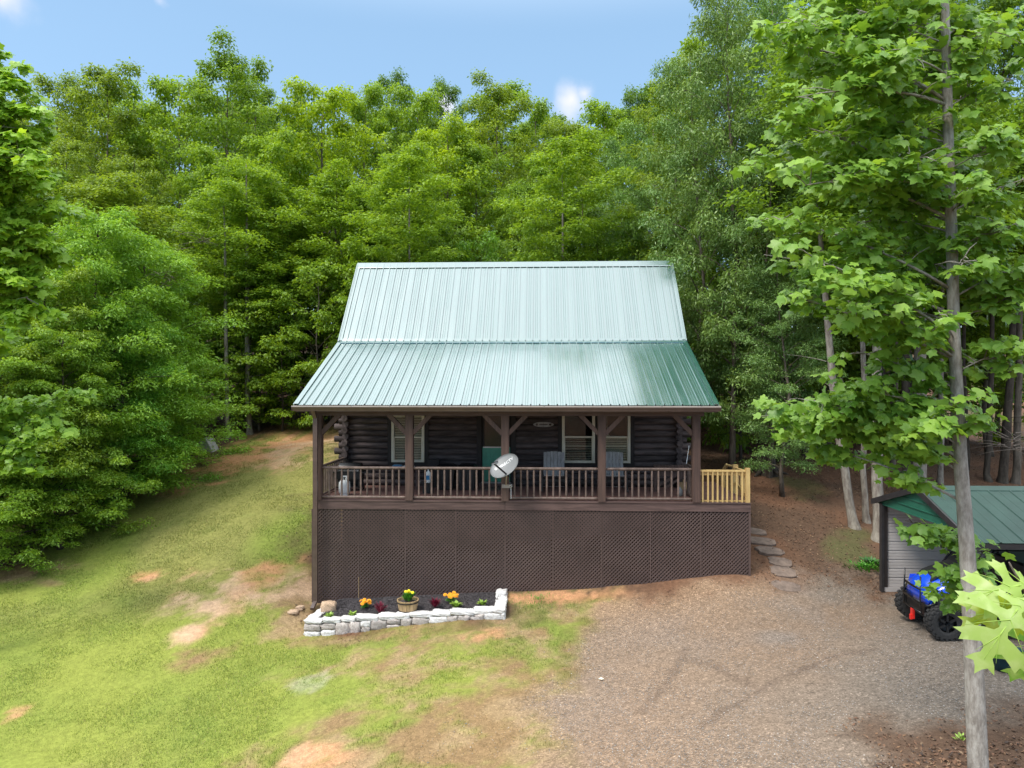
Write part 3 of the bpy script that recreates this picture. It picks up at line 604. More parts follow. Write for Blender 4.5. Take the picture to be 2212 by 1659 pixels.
b = MB(); prof = [(.02, 0), (-.11, 0), (-.125, -.02), (-.115, -.055), (-.10, -.075), (-.09, -.115), (.02, -.115), (.02, -.105), (-.08, -.105)]
x0, x1 = XL-.04, XR+.05; n = len(prof)
for i in range(1, 6):
    pass
gp_ = [(-.11, -.012), (-.128, -.03), (-.118, -.06), (-.10, -.085), (-.09, -.125), (.02, -.125), (.02, -.115), (-.08, -.115), (-.09, -.08), (-.11, -.055), (-.105, -.012)]
b.add([(x, YE+y, ZE+z-.02) for x in (x0, x1) for y, z in gp_], [(i, (i+1) % len(gp_), len(gp_)+(i+1) % len(gp_), len(gp_)+i) for i in range(len(gp_))])
b.box((x0-.004, YE-.125, ZE-.145), (x0, YE+.02, ZE-.032)); b.box((x1, YE-.125, ZE-.145), (x1+.004, YE+.02, ZE-.032))
gt = part(b, 'gutter', M['gutter'])
b = MB(); b.box((x0, YE-.131, ZE-.045), (x1, YE-.098, ZE-.012)); b.box((x0, YE-.098, ZE-.042), (x1, YE+.03, ZE-.036)); part(b, 'gutter_lip', M['gutterlip'], gt)
k = XL + .5
while k < XR:
    b = MB(); b.box((k, YE-.133, ZE-.03), (k+.022, YE+.03, ZE-.008)); part(b, 'gutter_bracket', M['steel'], gt); k += .95
b = MB(); xd = P(681.5, 0, 17.62).x; zb_ = gz(xd, 17.62)
b.box((xd-.055, 17.57, zb_+.12), (xd+.055, 17.66, 4.55)); b.beam((xd, 17.61, 4.55), (xd, 17.40, 4.76), .09, .075, (0, 0, 1)); b.beam((xd, 17.6, zb_+.14), (xd, 17.35, zb_+.04), .09, .07, (0, 0, 1)); part(b, 'downspout', M['gutter'])
b = MB(); y0 = YE + .05; b.add([(XL+.05, y0, ZE-.11), (XR-.05, y0, ZE-.11), (XR-.05, YW, ZE+1.12), (XL+.05, YW, ZE+1.12)], [(3, 2, 1, 0)]); part(b, 'porch_ceiling', M['trim'])
# lattice skirt, each panel real crossed slats joined into one mesh
LX0, LX1 = -5.838, 5.176; ZLT = ZC - 3.172
edges = [LX0, P(775, 0, 17.82).x] + [P(q, 0, 17.82).x for q in (876, 984, 1091, 1195, 1300, 1405, 1514)] + [LX1]
def clip_seg(p, q, x0, x1, zlo, z1):
    """clip 2D segment to a box whose bottom follows zlo(x)"""
    pts = [p.lerp(q, t/40) for t in range(41)]; ok = [a for a in pts if x0 <= a.x <= x1 and zlo(a.x) <= a.y <= z1]
    return (ok[0], ok[-1]) if len(ok) > 1 else None
def lattice_panel(x0, x1, zlo, place):
    b = MB(); g = .066; w_ = .032; th = .012; H = ZLT - min(zlo(x0), zlo(x1)); W_ = x1 - x0
    zb = min(zlo(x0), zlo(x1))
    for sgn, yo in ((1, 0), (-1, .014)):
        c = -H
        while c < W_:
            # line from (x0+c, zb) going up right (sgn 1) or from the top going down right
            lo = max(0, -c); hi = min(H, W_ - c); c0 = c; c += g * 1.414
            if hi - lo < .05: continue
            a = Vector((x0 + c0 + lo, (zb + lo) if sgn > 0 else (ZLT - lo))); e = Vector((x0 + c0 + hi, (zb + hi) if sgn > 0 else (ZLT - hi)))
            # bottom trimmed to the ground line
            def trim(u, v):
                if u.y < zlo(u.x):
                    t = 0
                    while t < 1 and u.lerp(v, t).y < zlo(u.lerp(v, t).x): t += .02
                    return u.lerp(v, min(t, 1))
                return u
            a, e = trim(a, e), trim(e, a)
            if (e - a).length < .04: continue
            d = (e - a).normalized(); nn = Vector((-d.y, d.x)) * w_ / 2
            q = [a - nn, e - nn, e + nn, a + nn]
            vs = [place(p.x, yo + k, p.y) for k in (0, th) for p in q]
            b.add(vs, [(3,2,1,0),(4,5,6,7),(0,1,5,4),(2,3,7,6)])
    return b
zl_front = lambda x: gz(x, 17.83) - .02
cache = {}
def zlf(x):
    k = round(x, 1)
    if k not in cache: cache[k] = zl_front(k)
    return cache[k]
skirt = empty('lattice_skirt', (LX0, 17.83, 0), 'brown diagonal lattice skirt closing the space under the porch', 'lattice'); sk_inv = Vector((-LX0, -17.83, 0))
def skp(mb, name, m, kind=None):
    o = mb.build(name, m, skirt); o.location = sk_inv; tag(o, kind=kind); return o
for a, c in zip(edges, edges[1:]):
    skp(lattice_panel(a+.004, c-.004, zlf, lambda x, y, z: (x, 17.822+y, z)), 'lattice_panel', M['lattice'], 'stuff')
for x in edges[1:-1]:
    b = MB(); b.box((x-.014, 17.812, zlf(x)), (x+.014, 17.819, ZLT)); skp(b, 'batten', M['lattice'])
for x in (LX0, LX1-.045): b = MB(); b.box((x, 17.81, zlf(x)), (x+.045, 17.8185, ZLT)); skp(b, 'corner_board', M['lattice'])
for X, ylast in ((LX0+.02, 20.3), (LX1-.02, 21.5)):
    zs_ = lambda y, X=X: gz(X, y) - .02
    cc = {}
    def zz(y, zs_=zs_, cc=cc):
        k = round(y, 1)
        if k not in cc: cc[k] = zs_(k)
        return cc[k]
    skp(lattice_panel(17.85, ylast, zz, lambda x, y, z, X=X: (X+y, x, z)), 'lattice_panel', M['lattice'], 'stuff')
b = MB(); x = edges[1]; b.box((x-.004, 17.806, zlf(x)+.05), (x+.008, 17.811, P(0, 1238, 17.8).z)); tag(b.build('seam_strip', M['barrel'], skirt), 'pale bare strip at a panel joint').location = sk_inv
b = MB()
for x in (-5.0, -3.0, -1, 1, 3, 4.9):
    z0 = gz(x, 18.0) - .1; b.box((x-.07, 17.95, z0), (x+.07, 18.09, ZC-3.17))
b.box((LX0+.1, 18.1, ZC-3.2), (LX1-.1, 18.13, ZC-3.0)); skp(b, 'pier_post', M['trim'])
# new pine railing on the side landing
pr = MB(); xa, xb = pc[4]+.10, DX1-.10; yf = 17.86
zt, zb2 = P(0, 1010, yf).z, P(0, 1074, yf).z
pr.box((xa, yf-.045, zt-.009), (xb, yf+.045, zt+.033)); pr.box((xa, yf+.0, zt-.1), (xb, yf+.038, zt-.008))
pn = part(pr, 'pine_railing', M['pine']); tag(pn, 'new unpainted yellow pine railing'); pr = MB(); pr.box((xa, yf, zb2-.05), (xb, yf+.038, zb2+.045)); part(pr, 'bottom_rail', M['pine'], pn)
for k in range(9):
    x = xa + .07 + k * (xb - xa - .13) / 8.4; m = MB(); lean = .01 * RR.uniform(-1, 1)
    m.box((x-.019, yf-.04, zb2-.055), (x+.019, yf-.002, zt-.008), Matrix.Translation((lean, 0, 0))); part(m, 'baluster', M['pine'], pn)
m = MB(); m.box((DX1-.125, yf-.07, ZD-.03), (DX1-.02, yf+.03, P(0, 1003, yf).z)); part(m, 'pine_post', M['pine'])
def pine_at(p, q, w_=.038, h=.09, name='pine_board'): m = MB(); m.beam(p, q, w_, h); return part(m, name, M['pine'])
xp, yp = P(1588, 0, 20.2).x, 20.2
ztp = P(0, 996, 20.2).z
m = MB(); m.box((xp-.07, yp-.05, ZD-.6), (xp+.07, yp+.05, ztp)); part(m, 'pine_post', M['pine'])
pine_at((xp+.02, yp-.02, ztp-.1), (DX1-.05, yf+.04, zt-.02), .09, .035); pine_at((xp+.02, yp-.02, ztp-.2), (DX1-.05, yf+.04, zt-.11)); pine_at((xp+.02, yp, ZD+.14), (DX1-.05, yf+.04, ZD+.1))
for k in range(1, 4):
    t = k / 4; x = lerp(xp, DX1-.07, t); y = lerp(yp, yf, t); m = MB(); m.box((x-.018, y-.018, ZD+.05), (x+.018, y+.018, lerp(ztp-.15, zt-.06, t))); part(m, 'baluster', M['pine'], pn)
pine_at((xp-.32, yp+.9, ZD+.1), (xp-.12, yp+.4, ztp-.05), .04, .09); pine_at((xp-.12, yp+.4, ztp-.06), (xp, yp, ztp-.06), .09, .035)
for k in range(4): m = MB(); x = xp-.30+k*.09; m.box((x-.018, yp+.3+.02*k, ZD-.2), (x+.018, yp+.34+.02*k, ztp-.2-.05*(3-k))); part(m, 'baluster', M['pine'], pn)
# brown plank gate folded at the porch end
gt = empty('porch_gate', (3.0, 19.6, ZD), 'brown plank gate standing across the right end of the porch', 'gate')
gx0, gx1, gy = P(1413, 0, 19.3).x, P(1494, 0, 19.3).x, 19.3; gz1 = P(0, 999, 19.3).z
for k in range(11):
    x = gx0 + (gx1-gx0) * k/11; m = MB(); m.box((x, gy, gz1-.09), (x+(gx1-gx0)/11-.01, gy+.16, gz1+.002*(k % 2))); o = m.build('plank', M['brown'], gt); o.location = -Vector(gt.location)
m = MB(); m.box((gx0, gy+.17, gz1-.3), (gx1, gy+.2, gz1-.06)); m.beam((gx0+.15, gy+.19, ZD+.15), (gx1-.25, gy+.19, gz1-.2), .03, .06); m.beam((gx0+.35, gy+.19, ZD+.1), (gx1-.05, gy+.19, gz1-.2), .03, .06)
m.box((gx0+.02, gy+.12, ZD), (gx0+.09, gy+.2, gz1-.1)); m.box((gx1-.09, gy+.12, ZD), (gx1-.02, gy+.2, gz1-.1)); o = m.build('frame', M['brown'], gt); o.location = -Vector(gt.location)

# ------------------------------------------------------------ things on the porch
def at(t): return -Vector(t.location)
def tp(t, mb, name, m, smooth=False, label=None):
    o = mb.build(name, m, t, smooth); o.location = at(t) if t.rotation_euler.z == 0 else (0, 0, 0)
    if label: o['label'] = label
    return o
# gas grill
gx = P(757, 0, 19.3).x; gy = 19.35; g = empty('gas_grill', (gx, gy, ZD), 'black gas grill with silver lid edge at the left end of the porch', 'grill')
def loc(o, p=None): return o
z0 = P(0, 1004, 19.3).z - ZD - .12
def half_lid(wx, r, n=9):
    b = MB(); vs = []
    for x in (-wx, -wx*.97, wx*.97, wx):
        k = .9 if abs(x) == wx else 1
        vs += [(x, -r*cos(pi*i/(n-1))*k, r*.95*sin(pi*i/(n-1))*k) for i in range(n)]
    fs = [(a*n+i, a*n+i+1, (a+1)*n+i+1, (a+1)*n+i) for a in range(3) for i in range(n-1)] + [tuple(range(n)), tuple(range(4*n-1, 3*n-1, -1))]
    b.add(vs, fs); return b
lid = half_lid(.30, .24); o = lid.build('lid', M['blacksat'], g, loc=(0, 0, z0)); 
b = MB(); b.box((-.32, -.25, z0-.2), (.32, .25, z0-.01)); b.build('firebox', M['black'], g)
b = MB(); b.box((-.285, -.262, z0+.01), (.285, -.25, z0+.05)); b.tube([(-.2, -.29, z0+.1), (.2, -.29, z0+.1)], .014, 8); b.build('handle', M['steel'], g)
b = MB(); b.box((.33, -.24, z0-.04), (.62, .24, z0-.01)); b.box((-.62, -.24, z0-.04), (-.33, .24, z0-.01)); b.build('side_shelf', M['black'], g)
b = MB()
for sx in (-.28, .28):
    for sy in (-.2, .2): b.box((sx-.02, sy-.02, .06), (sx+.02, sy+.02, z0-.2))
b.box((-.3, -.22, .1), (.3, .22, .13)); b.box((-.3, .2, .1), (.3, .22, z0-.2)); b.build('cart', M['black'], g)
for sx in (-.3, .3): b = MB(); b.tube([(sx-.02, .2, .07), (sx+.02, .2, .07)], .07, 14); b.build('wheel', M['black'], g)
# gas cylinder
tx = P(743, 0, 18.45).x; t = empty('propane_tank', (tx, 18.5, ZD), 'white propane tank standing behind the railing below the grill', 'gas tank')
b = MB(); b.lathe([(.0, .03), (.10, .03), (.135, .06), (.15, .1), (.152, .28), (.14, .34), (.10, .385), (.03, .40), (0, .40)], 20); b.build('tank', M['white'], t, True)
b = MB(); b.lathe([(.11, 0), (.115, 0), (.12, .05), (.11, .05)], 16); b.build('foot_ring', M['white'], t)
b = MB()
for a0 in (-.5, pi-.5, 1.1):
    for k in range(5): b.box((.085, -.018, .38), (.092, .018, .50), Matrix.Rotation(a0 + k*.25, 4, 'Z'))
b.build('collar', M['white'], t)
b = MB(); b.lathe([(.018, .40), (.018, .44), (.035, .45), (.035, .47), (0, .47)], 10); b.build('valve', M['black'], t)
# blue and white box
c = P(874, 998, 19.6); t = empty('storage_table', (c.x, 19.7, ZD), 'small dark side table under the left window carrying a cooler lid', 'table'); h = P(0, 1004, 19.7).z - ZD - .03
b = MB(); b.box((-.38, -.18, h-.03), (.38, .18, h)); b.build('top', M['brownx'], t)
for sx in (-.34, .34):
    for sy in (-.14, .14): b = MB(); b.box((sx-.02, sy-.02, 0), (sx+.02, sy+.02, h-.03)); b.build('leg', M['brown'], t)
t = empty('cooler_tray', (c.x-.05, 19.7, ZD+h+.002), 'blue and white plastic tray on the table under the left window', 'tray')
b = MB(); b.box((-.30, -.12, 0), (-.05, .12, .07)); b.box((-.28, -.10, .07), (-.07, .10, .085)); b.build('box', M['blueplastic'], t); b = MB(); b.box((-.04, -.12, 0), (.30, .12, .04)); b.box((-.02, -.1, .04), (.28, .1, .05)); b.build('lid', M['white'], t)
# bottle on a bin
c = P(925, 1028, 19.0); t = empty('detergent_bottle', (c.x, 19.0, ZD + .27), 'white bottle with a blue label on a black crate behind the railing', 'bottle')
b = MB(); b.lathe([(0, 0), (.062, 0), (.066, .02), (.066, .24), (.05, .29), (.022, .31), (.022, .35), (0, .35)], 14); b.build('bottle', M['white'], t, True)
b = MB(); b.box((-.045, -.070, .08), (.045, -.055, .2)); b.build('label', M['blueplastic'], t)
b = MB(); b.box((-.13, -.13, 0), (.13, .13, .25)); b.box((-.14, -.14, .25), (.14, .14, .268)); o = b.build('crate', M['black'], None, loc=(c.x, 19.0, ZD)); tag(o, 'black plastic crate with a white bottle on it behind the railing', 'crate')
c = P(905, 1035, 18.9); b = MB(); b.tube([(c.x, 18.9, ZD), (c.x+.01, 18.92, ZD+.3)], .012, 6); b.tube([(c.x+.01, 18.92, ZD+.3), (c.x+.012, 18.925, ZD+.33)], .018, 6); tag(b.build('white_rod', M['white'], None), 'short white rod leaning behind the railing near the bottle', 'rod')
# two bins
def bin_(px, label):
    c = P(px, 0, 19.55); t = empty('trash_can', (c.x, 19.6, ZD), label, 'trash can', 'black trash cans on the porch'); h = P(0, 1000, 19.6).z - ZD
    b = MB(); vs = [(sx*w_, sy*w_, z) for w_, z in ((.19, .02), (.25, h-.06)) for sx, sy in ((-1,-1),(1,-1),(1,1),(-1,1))]; b.add(vs, [(3,2,1,0),(0,1,5,4),(1,2,6,5),(2,3,7,6),(3,0,4,7)])
    for k in range(4): b.box((-.2+k*.11, -.245, .2), (-.16+k*.11, -.215, h-.1), None)
    b.build('bin', M['black'], t)
    b = MB(); b.box((-.265, -.265, h-.06), (.265, .265, h-.02)); b.add([(-.24,-.24,h-.02),(.24,-.24,h-.02),(.24,.24,h-.02),(-.24,.24,h-.02),(-.18,-.17,h+.04),(.18,-.17,h+.04),(.18,.17,h+.04),(-.18,.17,h+.04)], [(4,5,6,7),(0,1,5,4),(1,2,6,5),(2,3,7,6),(3,0,4,7)]); b.build('lid', M['blacksat'], t)
    b = MB(); b.tube([(-.18, .29, h-.05), (.18, .29, h-.05)], .014, 6); b.build('handle', M['black'], t)
    for sx in (-.2, .2): b = MB(); b.tube([(sx-.02, .2, .08), (sx+.02, .2, .08)], .08, 12); b.build('wheel', M['black'], t)
bin_(964, 'black lidded trash can nearer the left window'); bin_(1009, 'black lidded trash can nearer the green door')
c = P(935, 1000, 19.9); b = MB(); b.box((-.16, -.12, 0), (.16, .12, .78)); b.box((-.15, -.125, .05), (.15, -.12, .7)); tag(b.build('utility_box', M['trim'], None, loc=(c.x, 20.1, ZD)), 'dark grey box on the wall left of the trash cans', 'box')
# door mat
dm = MB(); dm.box((DR[0]-.05, 19.45, ZD+.002), (DR[1]+.05, 19.95, ZD+.016)); t = empty('door_mat', ((DR[0]+DR[1])/2, 19.6, ZD), 'brown door mat with pale block marks in front of the green door', 'door mat'); tp(t, dm, 'mat', M['brown'])
dm = MB()
for k in range(3):
    x = DR[0] + .08 + k*.2; s = .012
    for a in ((x, 19.55, x+.13, 19.58), (x, 19.68, x+.13, 19.71), (x, 19.58, x+.03, 19.68), (x+.1, 19.58, x+.13, 19.68)): dm.box((a[0], a[1], ZD+.0165), (a[2], a[3], ZD+.0185))
tp(t, dm, 'print', M['rail'])
# plaque
c = P(1174, 917, YW-.02); t = empty('wall_plaque', (c.x, YW-.03, c.z), 'small weathered wooden plaque on the dark logs right of the door', 'plaque')
b = MB(); pl = []
for k in range(24):
    a = 2*pi*k/24; rx = .26 + .04*cos(4*a); pl.append((rx*cos(a)*1.0, (.055 + .035*abs(cos(a))**3)*sin(a)*1.3))
b.prism(pl, .02, Matrix(((1,0,0,0),(0,0,1,0),(0,1,0,0),(0,0,0,1)))); b.build('board', M['greyplank'], t)
b = MB(); b.box((-.12, -.006, -.012), (.12, -.001, .012)); b.lathe([(0, 0), (.035, 0), (.035, .008), (0, .008)], 10, Matrix.Translation((-.19, -.001, 0)) @ Matrix.Rotation(pi/2, 4, 'X')); b.lathe([(0, 0), (.035, 0), (.035, .008), (0, .008)], 10, Matrix.Translation((.19, -.001, 0)) @ Matrix.Rotation(pi/2, 4, 'X')); b.build('motif', M['log'], t)
# rocking chairs
def chair(px, label):
    c = P(px, 0, 19.35); t = empty('rocking_chair', (c.x, 19.4, ZD), label, 'rocking chair', 'grey rocking chairs facing out over the porch railing')
    zt = P(0, 975, 19.4).z - ZD; w_ = .29
    for k in range(6):
        x = (k-2.5)*.097; b = MB(); top = zt + .012*(2.5-abs(k-2.5)); b.box((x-.044, -.011, 0), (x+.044, .011, top-.40), Matrix.Translation((0, .20, .42)) @ Matrix.Rotation(radians(-13), 4, 'X')); b.build('back_slat', M['greyplank'], t)
    for k in range(5): b = MB(); y = -.26 + k*.095; b.box((-w_+.02, y, .40+.012*(4-k)), (w_-.02, y+.085, .42+.012*(4-k))); b.build('seat_slat', M['greyplank'], t)
    for sx in (-1, 1):
        b = MB(); b.box((sx*.33-.045, -.34, .60), (sx*.33+.045, .30, .622)); b.build('armrest', M['black'], t)
        b = MB(); b.box((sx*.33-.02, -.30, .08), (sx*.33+.02, -.24, .60)); b.box((sx*.33-.02, .2, .08), (sx*.33+.02, .26, .60)); b.build('leg', M['black'], t)
        b = MB(); b.tube([(sx*.33, -.5+.1*i, .03 + .9*(abs(-.5+.1*i+.02)**2.2)*.35) for i in range(12)], .022, 6); b.build('rocker', M['black'], t)
    b = MB(); b.box((-.33, -.275, .30), (.33, -.255, .36)); b.box((-.33, .22, .4), (.33, .24, .46)); b.build('apron', M['black'], t)
    b = MB(); b.tube([(-.33, -.27, .17), (.33, -.27, .17)], .012, 6); b.build('stretcher', M['steel'], t)
chair(1197, 'grey slatted rocking chair left of the right-hand porch post pair'); chair(1326, 'grey slatted rocking chair right of the fourth porch post')
# broom, pan
c = P(1478, 1005, 19.9); q = P(1489, 963, 20.1); t = empty('broom', (c.x, 19.9, ZD), 'broom with thin white handle leaning on the log wall at the right', 'broom')
b = MB(); b.tube([(0, 0, .25), (q.x-c.x, .25, q.z-ZD)], .011, 6); b.build('handle', M['white'], t); b = MB(); b.box((-.14, -.03, .0), (.12, .03, .2)); b.box((-.04, -.02, .2), (.03, .02, .27)); b.build('brush', M['barrel'], t)
c = P(1469, 1042, 18.7); b = MB(); b.lathe([(0, 0), (.05, 0), (.07, .03), (.065, .16), (.03, .2), (.02, .24), (0, .24)], 12); tag(b.build('jug', M['dishgrey'], None, True, loc=(c.x, 18.7, ZD)), 'pale grey jug on the porch floor near the right post', 'jug')
# satellite dish
Dc = P(1089, 1006, 17.45); mj = Vector((.84, 0, .54)).normalized(); nrm_ = (Vector((0, -1, 0)) * cos(radians(50)) + Vector((-.54, 0, .84)) * sin(radians(50))).normalized(); mi = nrm_.cross(mj).normalized(); nrm_ = mj.cross(mi).normalized()
if nrm_.y > 0: nrm_ = -nrm_
Md = Matrix((mj, mi, nrm_)).transposed().to_4x4(); Md.translation = Dc
if Md.determinant() < 0: pass
dish = empty('satellite_dish', Dc, 'grey oval satellite dish with white lettering fixed on the middle porch post', 'satellite dish'); di = Matrix.Translation(-Dc)
A, B = .385, .335
def dz(x, y): return .075 * ((x/A)**2 + (y/B)**2) - .075
b = MB(); n = 40; vs = [(0, 0, dz(0, 0))]; fs = []
for r_ in range(1, 8):
    vs += [(A*r_/7*cos(2*pi*k/n), B*r_/7*sin(2*pi*k/n), dz(A*r_/7*cos(2*pi*k/n), B*r_/7*sin(2*pi*k/n))) for k in range(n)]
fs = [(0, 1+k, 1+(k+1) % n) for k in range(n)] + [(1+r_*n+k, 1+(r_+1)*n+k, 1+(r_+1)*n+(k+1) % n, 1+r_*n+(k+1) % n) for r_ in range(6) for k in range(n)]
nv = len(vs); vs2 = [(x, y, z-.012) for x, y, z in vs]; fs2 = [tuple(i+nv for i in f[::-1]) for f in fs]; rim = [(1+6*n+k, 1+6*n+(k+1) % n, nv+1+6*n+(k+1) % n, nv+1+6*n+k) for k in range(n)]
b.add([di @ Md @ Vector(v) for v in vs + vs2], fs + fs2 + rim); b.build('reflector', M['dishgrey'], dish, True)
b = MB(); b.tube([di @ Md @ Vector((A*1.0*cos(2*pi*k/48), B*1.0*sin(2*pi*k/48), .002)) for k in range(49)], .005, 6, False); b.build('rim', M['dishgrey'], dish, True)
def text_mesh(s, size, ext=0.0):
    cu = bpy.data.curves.new('lettering', 'FONT'); cu.body = s; cu.size = size; cu.align_x = 'CENTER'; cu.align_y = 'CENTER'; cu.extrude = ext; cu.resolution_u = 3
    o = bpy.data.objects.new('lettering', cu); COL.objects.link(o); dg = bpy.context.evaluated_depsgraph_get(); me = bpy.data.meshes.new_from_object(o.evaluated_get(dg)); bpy.data.objects.remove(o); return me
me = text_mesh('DIRECTV', .112); me.materials.clear(); me.materials.append(M['dishtext'])
def dish_inv(p): return p
flip = 1 if mi.z > 0 else -1
for v in me.vertices:
    x, y = v.co.x * 1.02 + .05, (v.co.y * flip + .10 * flip); v.co = di @ Md @ Vector((x, y, dz(x, y) + .004))
link('lettering', me, dish)
b = MB(); cx_, cy_ = -.235, .10*flip
for r0, r1, a0, a1 in ((.042, .030, -1.9, 1.9), (.022, 0.001, -3.2, 3.2)):
    k_ = 12; vs = []
    for i in range(k_+1):
        a = a0 + (a1-a0)*i/k_
        for r_ in (r0, r1): x = cx_ + r_*cos(a); y = cy_ + r_*sin(a); vs.append(di @ Md @ Vector((x, y, dz(x, y) + .005)))
    b.add(vs, [(2*i, 2*i+2, 2*i+3, 2*i+1) for i in range(k_)])
b.build('emblem', M['dishtext'], dish)
foot = P(1100, 1030, 17.32) - Dc; lnb = P(1069, 1003, 17.02) - Dc
b = MB(); b.beam(foot, lnb + (lnb-foot)*.02, .035, .035); b.build('feed_arm', M['blacksat'], dish)
b = MB(); b.tube([lnb, lnb + Vector((.03, .07, .02))], [.035, .028], 10); b.beam(lnb + Vector((-.07, .0, -.008)), lnb + Vector((.075, .05, .045)), .045, .04); b.build('receiver', M['dishgrey'], dish)
b = MB(); b.beam(lnb + Vector((-.085, -.01, .025)), lnb + Vector((.075, .04, .075)), .02, .012); b.build('receiver_cover', M['black'], dish)
ft = Vector((pc[2] - Dc.x + .02, 17.76 - Dc.y, P(0, 1043, 17.7).z - Dc.z)); b = MB(); b.tube([Vector((.0, .05, -.10)), Vector((.06, .10, -.2)), ft + Vector((0, -.02, .02))], .022, 8); b.box(tuple(ft + Vector((-.1, -.03, -.06))), tuple(ft + Vector((.12, .0, .03)))); b.build('mast', M['steel'], dish)
b = MB(); p = ft + Vector((.10, -.03, 0)); b.tube([p, p + Vector((.05, -.02, .03)), p + Vector((.055, -.02, -.02)), p + Vector((.03, 0, -.05)), p + Vector((.032, 0, -.33))], .007, 6); b.build('cable', M['white'], dish)
# security camera under the eave at the right
b = MB(); c = P(1480, 893, 17.95); b.lathe([(0, -.06), (.03, -.05), (.04, -.02), (.03, .02), (.015, .06), (.015, .10)], 10); tag(b.build('flood_lamp', M['dishgrey'], None, True, loc=(c.x, 18.05, c.z-.02)), 'small grey lamp fitting under the eave by the right post', 'lamp')

# ------------------------------------------------------------ trees
def lerp3(a, b, t): return a * (1 - t) + b * t
def tube_np(pts, rs, n=6):
    b = MB(); b.tube([tuple(p) for p in pts], list(rs), n, True); return b
def merge(mbs, name, m, smooth=True):
    o = MB()
    for b in mbs: o.add(b.v, b.f)
    return o.mesh(name, m, smooth)
def curve_limb(r, p, az, el, L_, droop, k=5):
    """points of a limb that starts at p, rises at elevation el and bends by droop"""
    pts = [np.array(p, float)]; e = el
    for i in range(k):
        a = az + r.uniform(-.18, .18); d = np.array([cos(a)*cos(e), sin(a)*cos(e), sin(e)]); pts.append(pts[-1] + d * L_ / k); e += droop / k; az = a
    return np.array(pts)
def leaf_cloud(r, centres, rad, per, ll, lw, flat=.5, updir=.75, hang=.3, outref=None, fold=.12):
    n = len(centres) * per; c = np.repeat(centres, per, 0); rd = np.repeat(rad, per)
    d = unit(r.normal(size=(n, 3))); u = r.rand(n) ** .45
    off = d * (u * rd)[:, None]; off[:, 2] *= flat; off[:, 2] -= hang * (off[:, 0]**2 + off[:, 1]**2) / rd
    pos = c + off
    nv = unit(np.c_[d[:, 0]*.55, d[:, 1]*.55, np.full(n, updir) + .25*d[:, 2]] + r.normal(0, .38, (n, 3)))
    ax = unit(np.c_[d[:, 0], d[:, 1], -.25 + 0*d[:, 0]] + r.normal(0, .5, (n, 3))); ax = unit(ax - nv * (ax * nv).sum(1, keepdims=True))
    L_ = ll * r.uniform(.65, 1.25, n); W_ = L_ * lw
    V, Fq = quads_scatter(pos, nv, ax, L_, W_, fold)
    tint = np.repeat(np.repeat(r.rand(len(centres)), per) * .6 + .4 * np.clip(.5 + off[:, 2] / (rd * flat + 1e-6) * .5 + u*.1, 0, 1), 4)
    return V, Fq, tint
SHAPES = dict(
    round=lambda t: .5 + .5*sin(pi * min(1, .1 + .8*t)) if t < .93 else .5,
    oval=lambda t: .42 + .58*sin(pi * min(1, .05 + .85*t)),
    spread=lambda t: .65 + .35*sin(pi*t) if t < .85 else .6*(1-t)/.15+.25,
    cone=lambda t: max(.12, 1 - t**1.2) ,
    tall=lambda t: .55 + .45*sin(pi*min(1, t*1.05)) if t < .9 else .45,
    skirt=lambda t: .42 + .58*cos(t*pi/2)**.8)
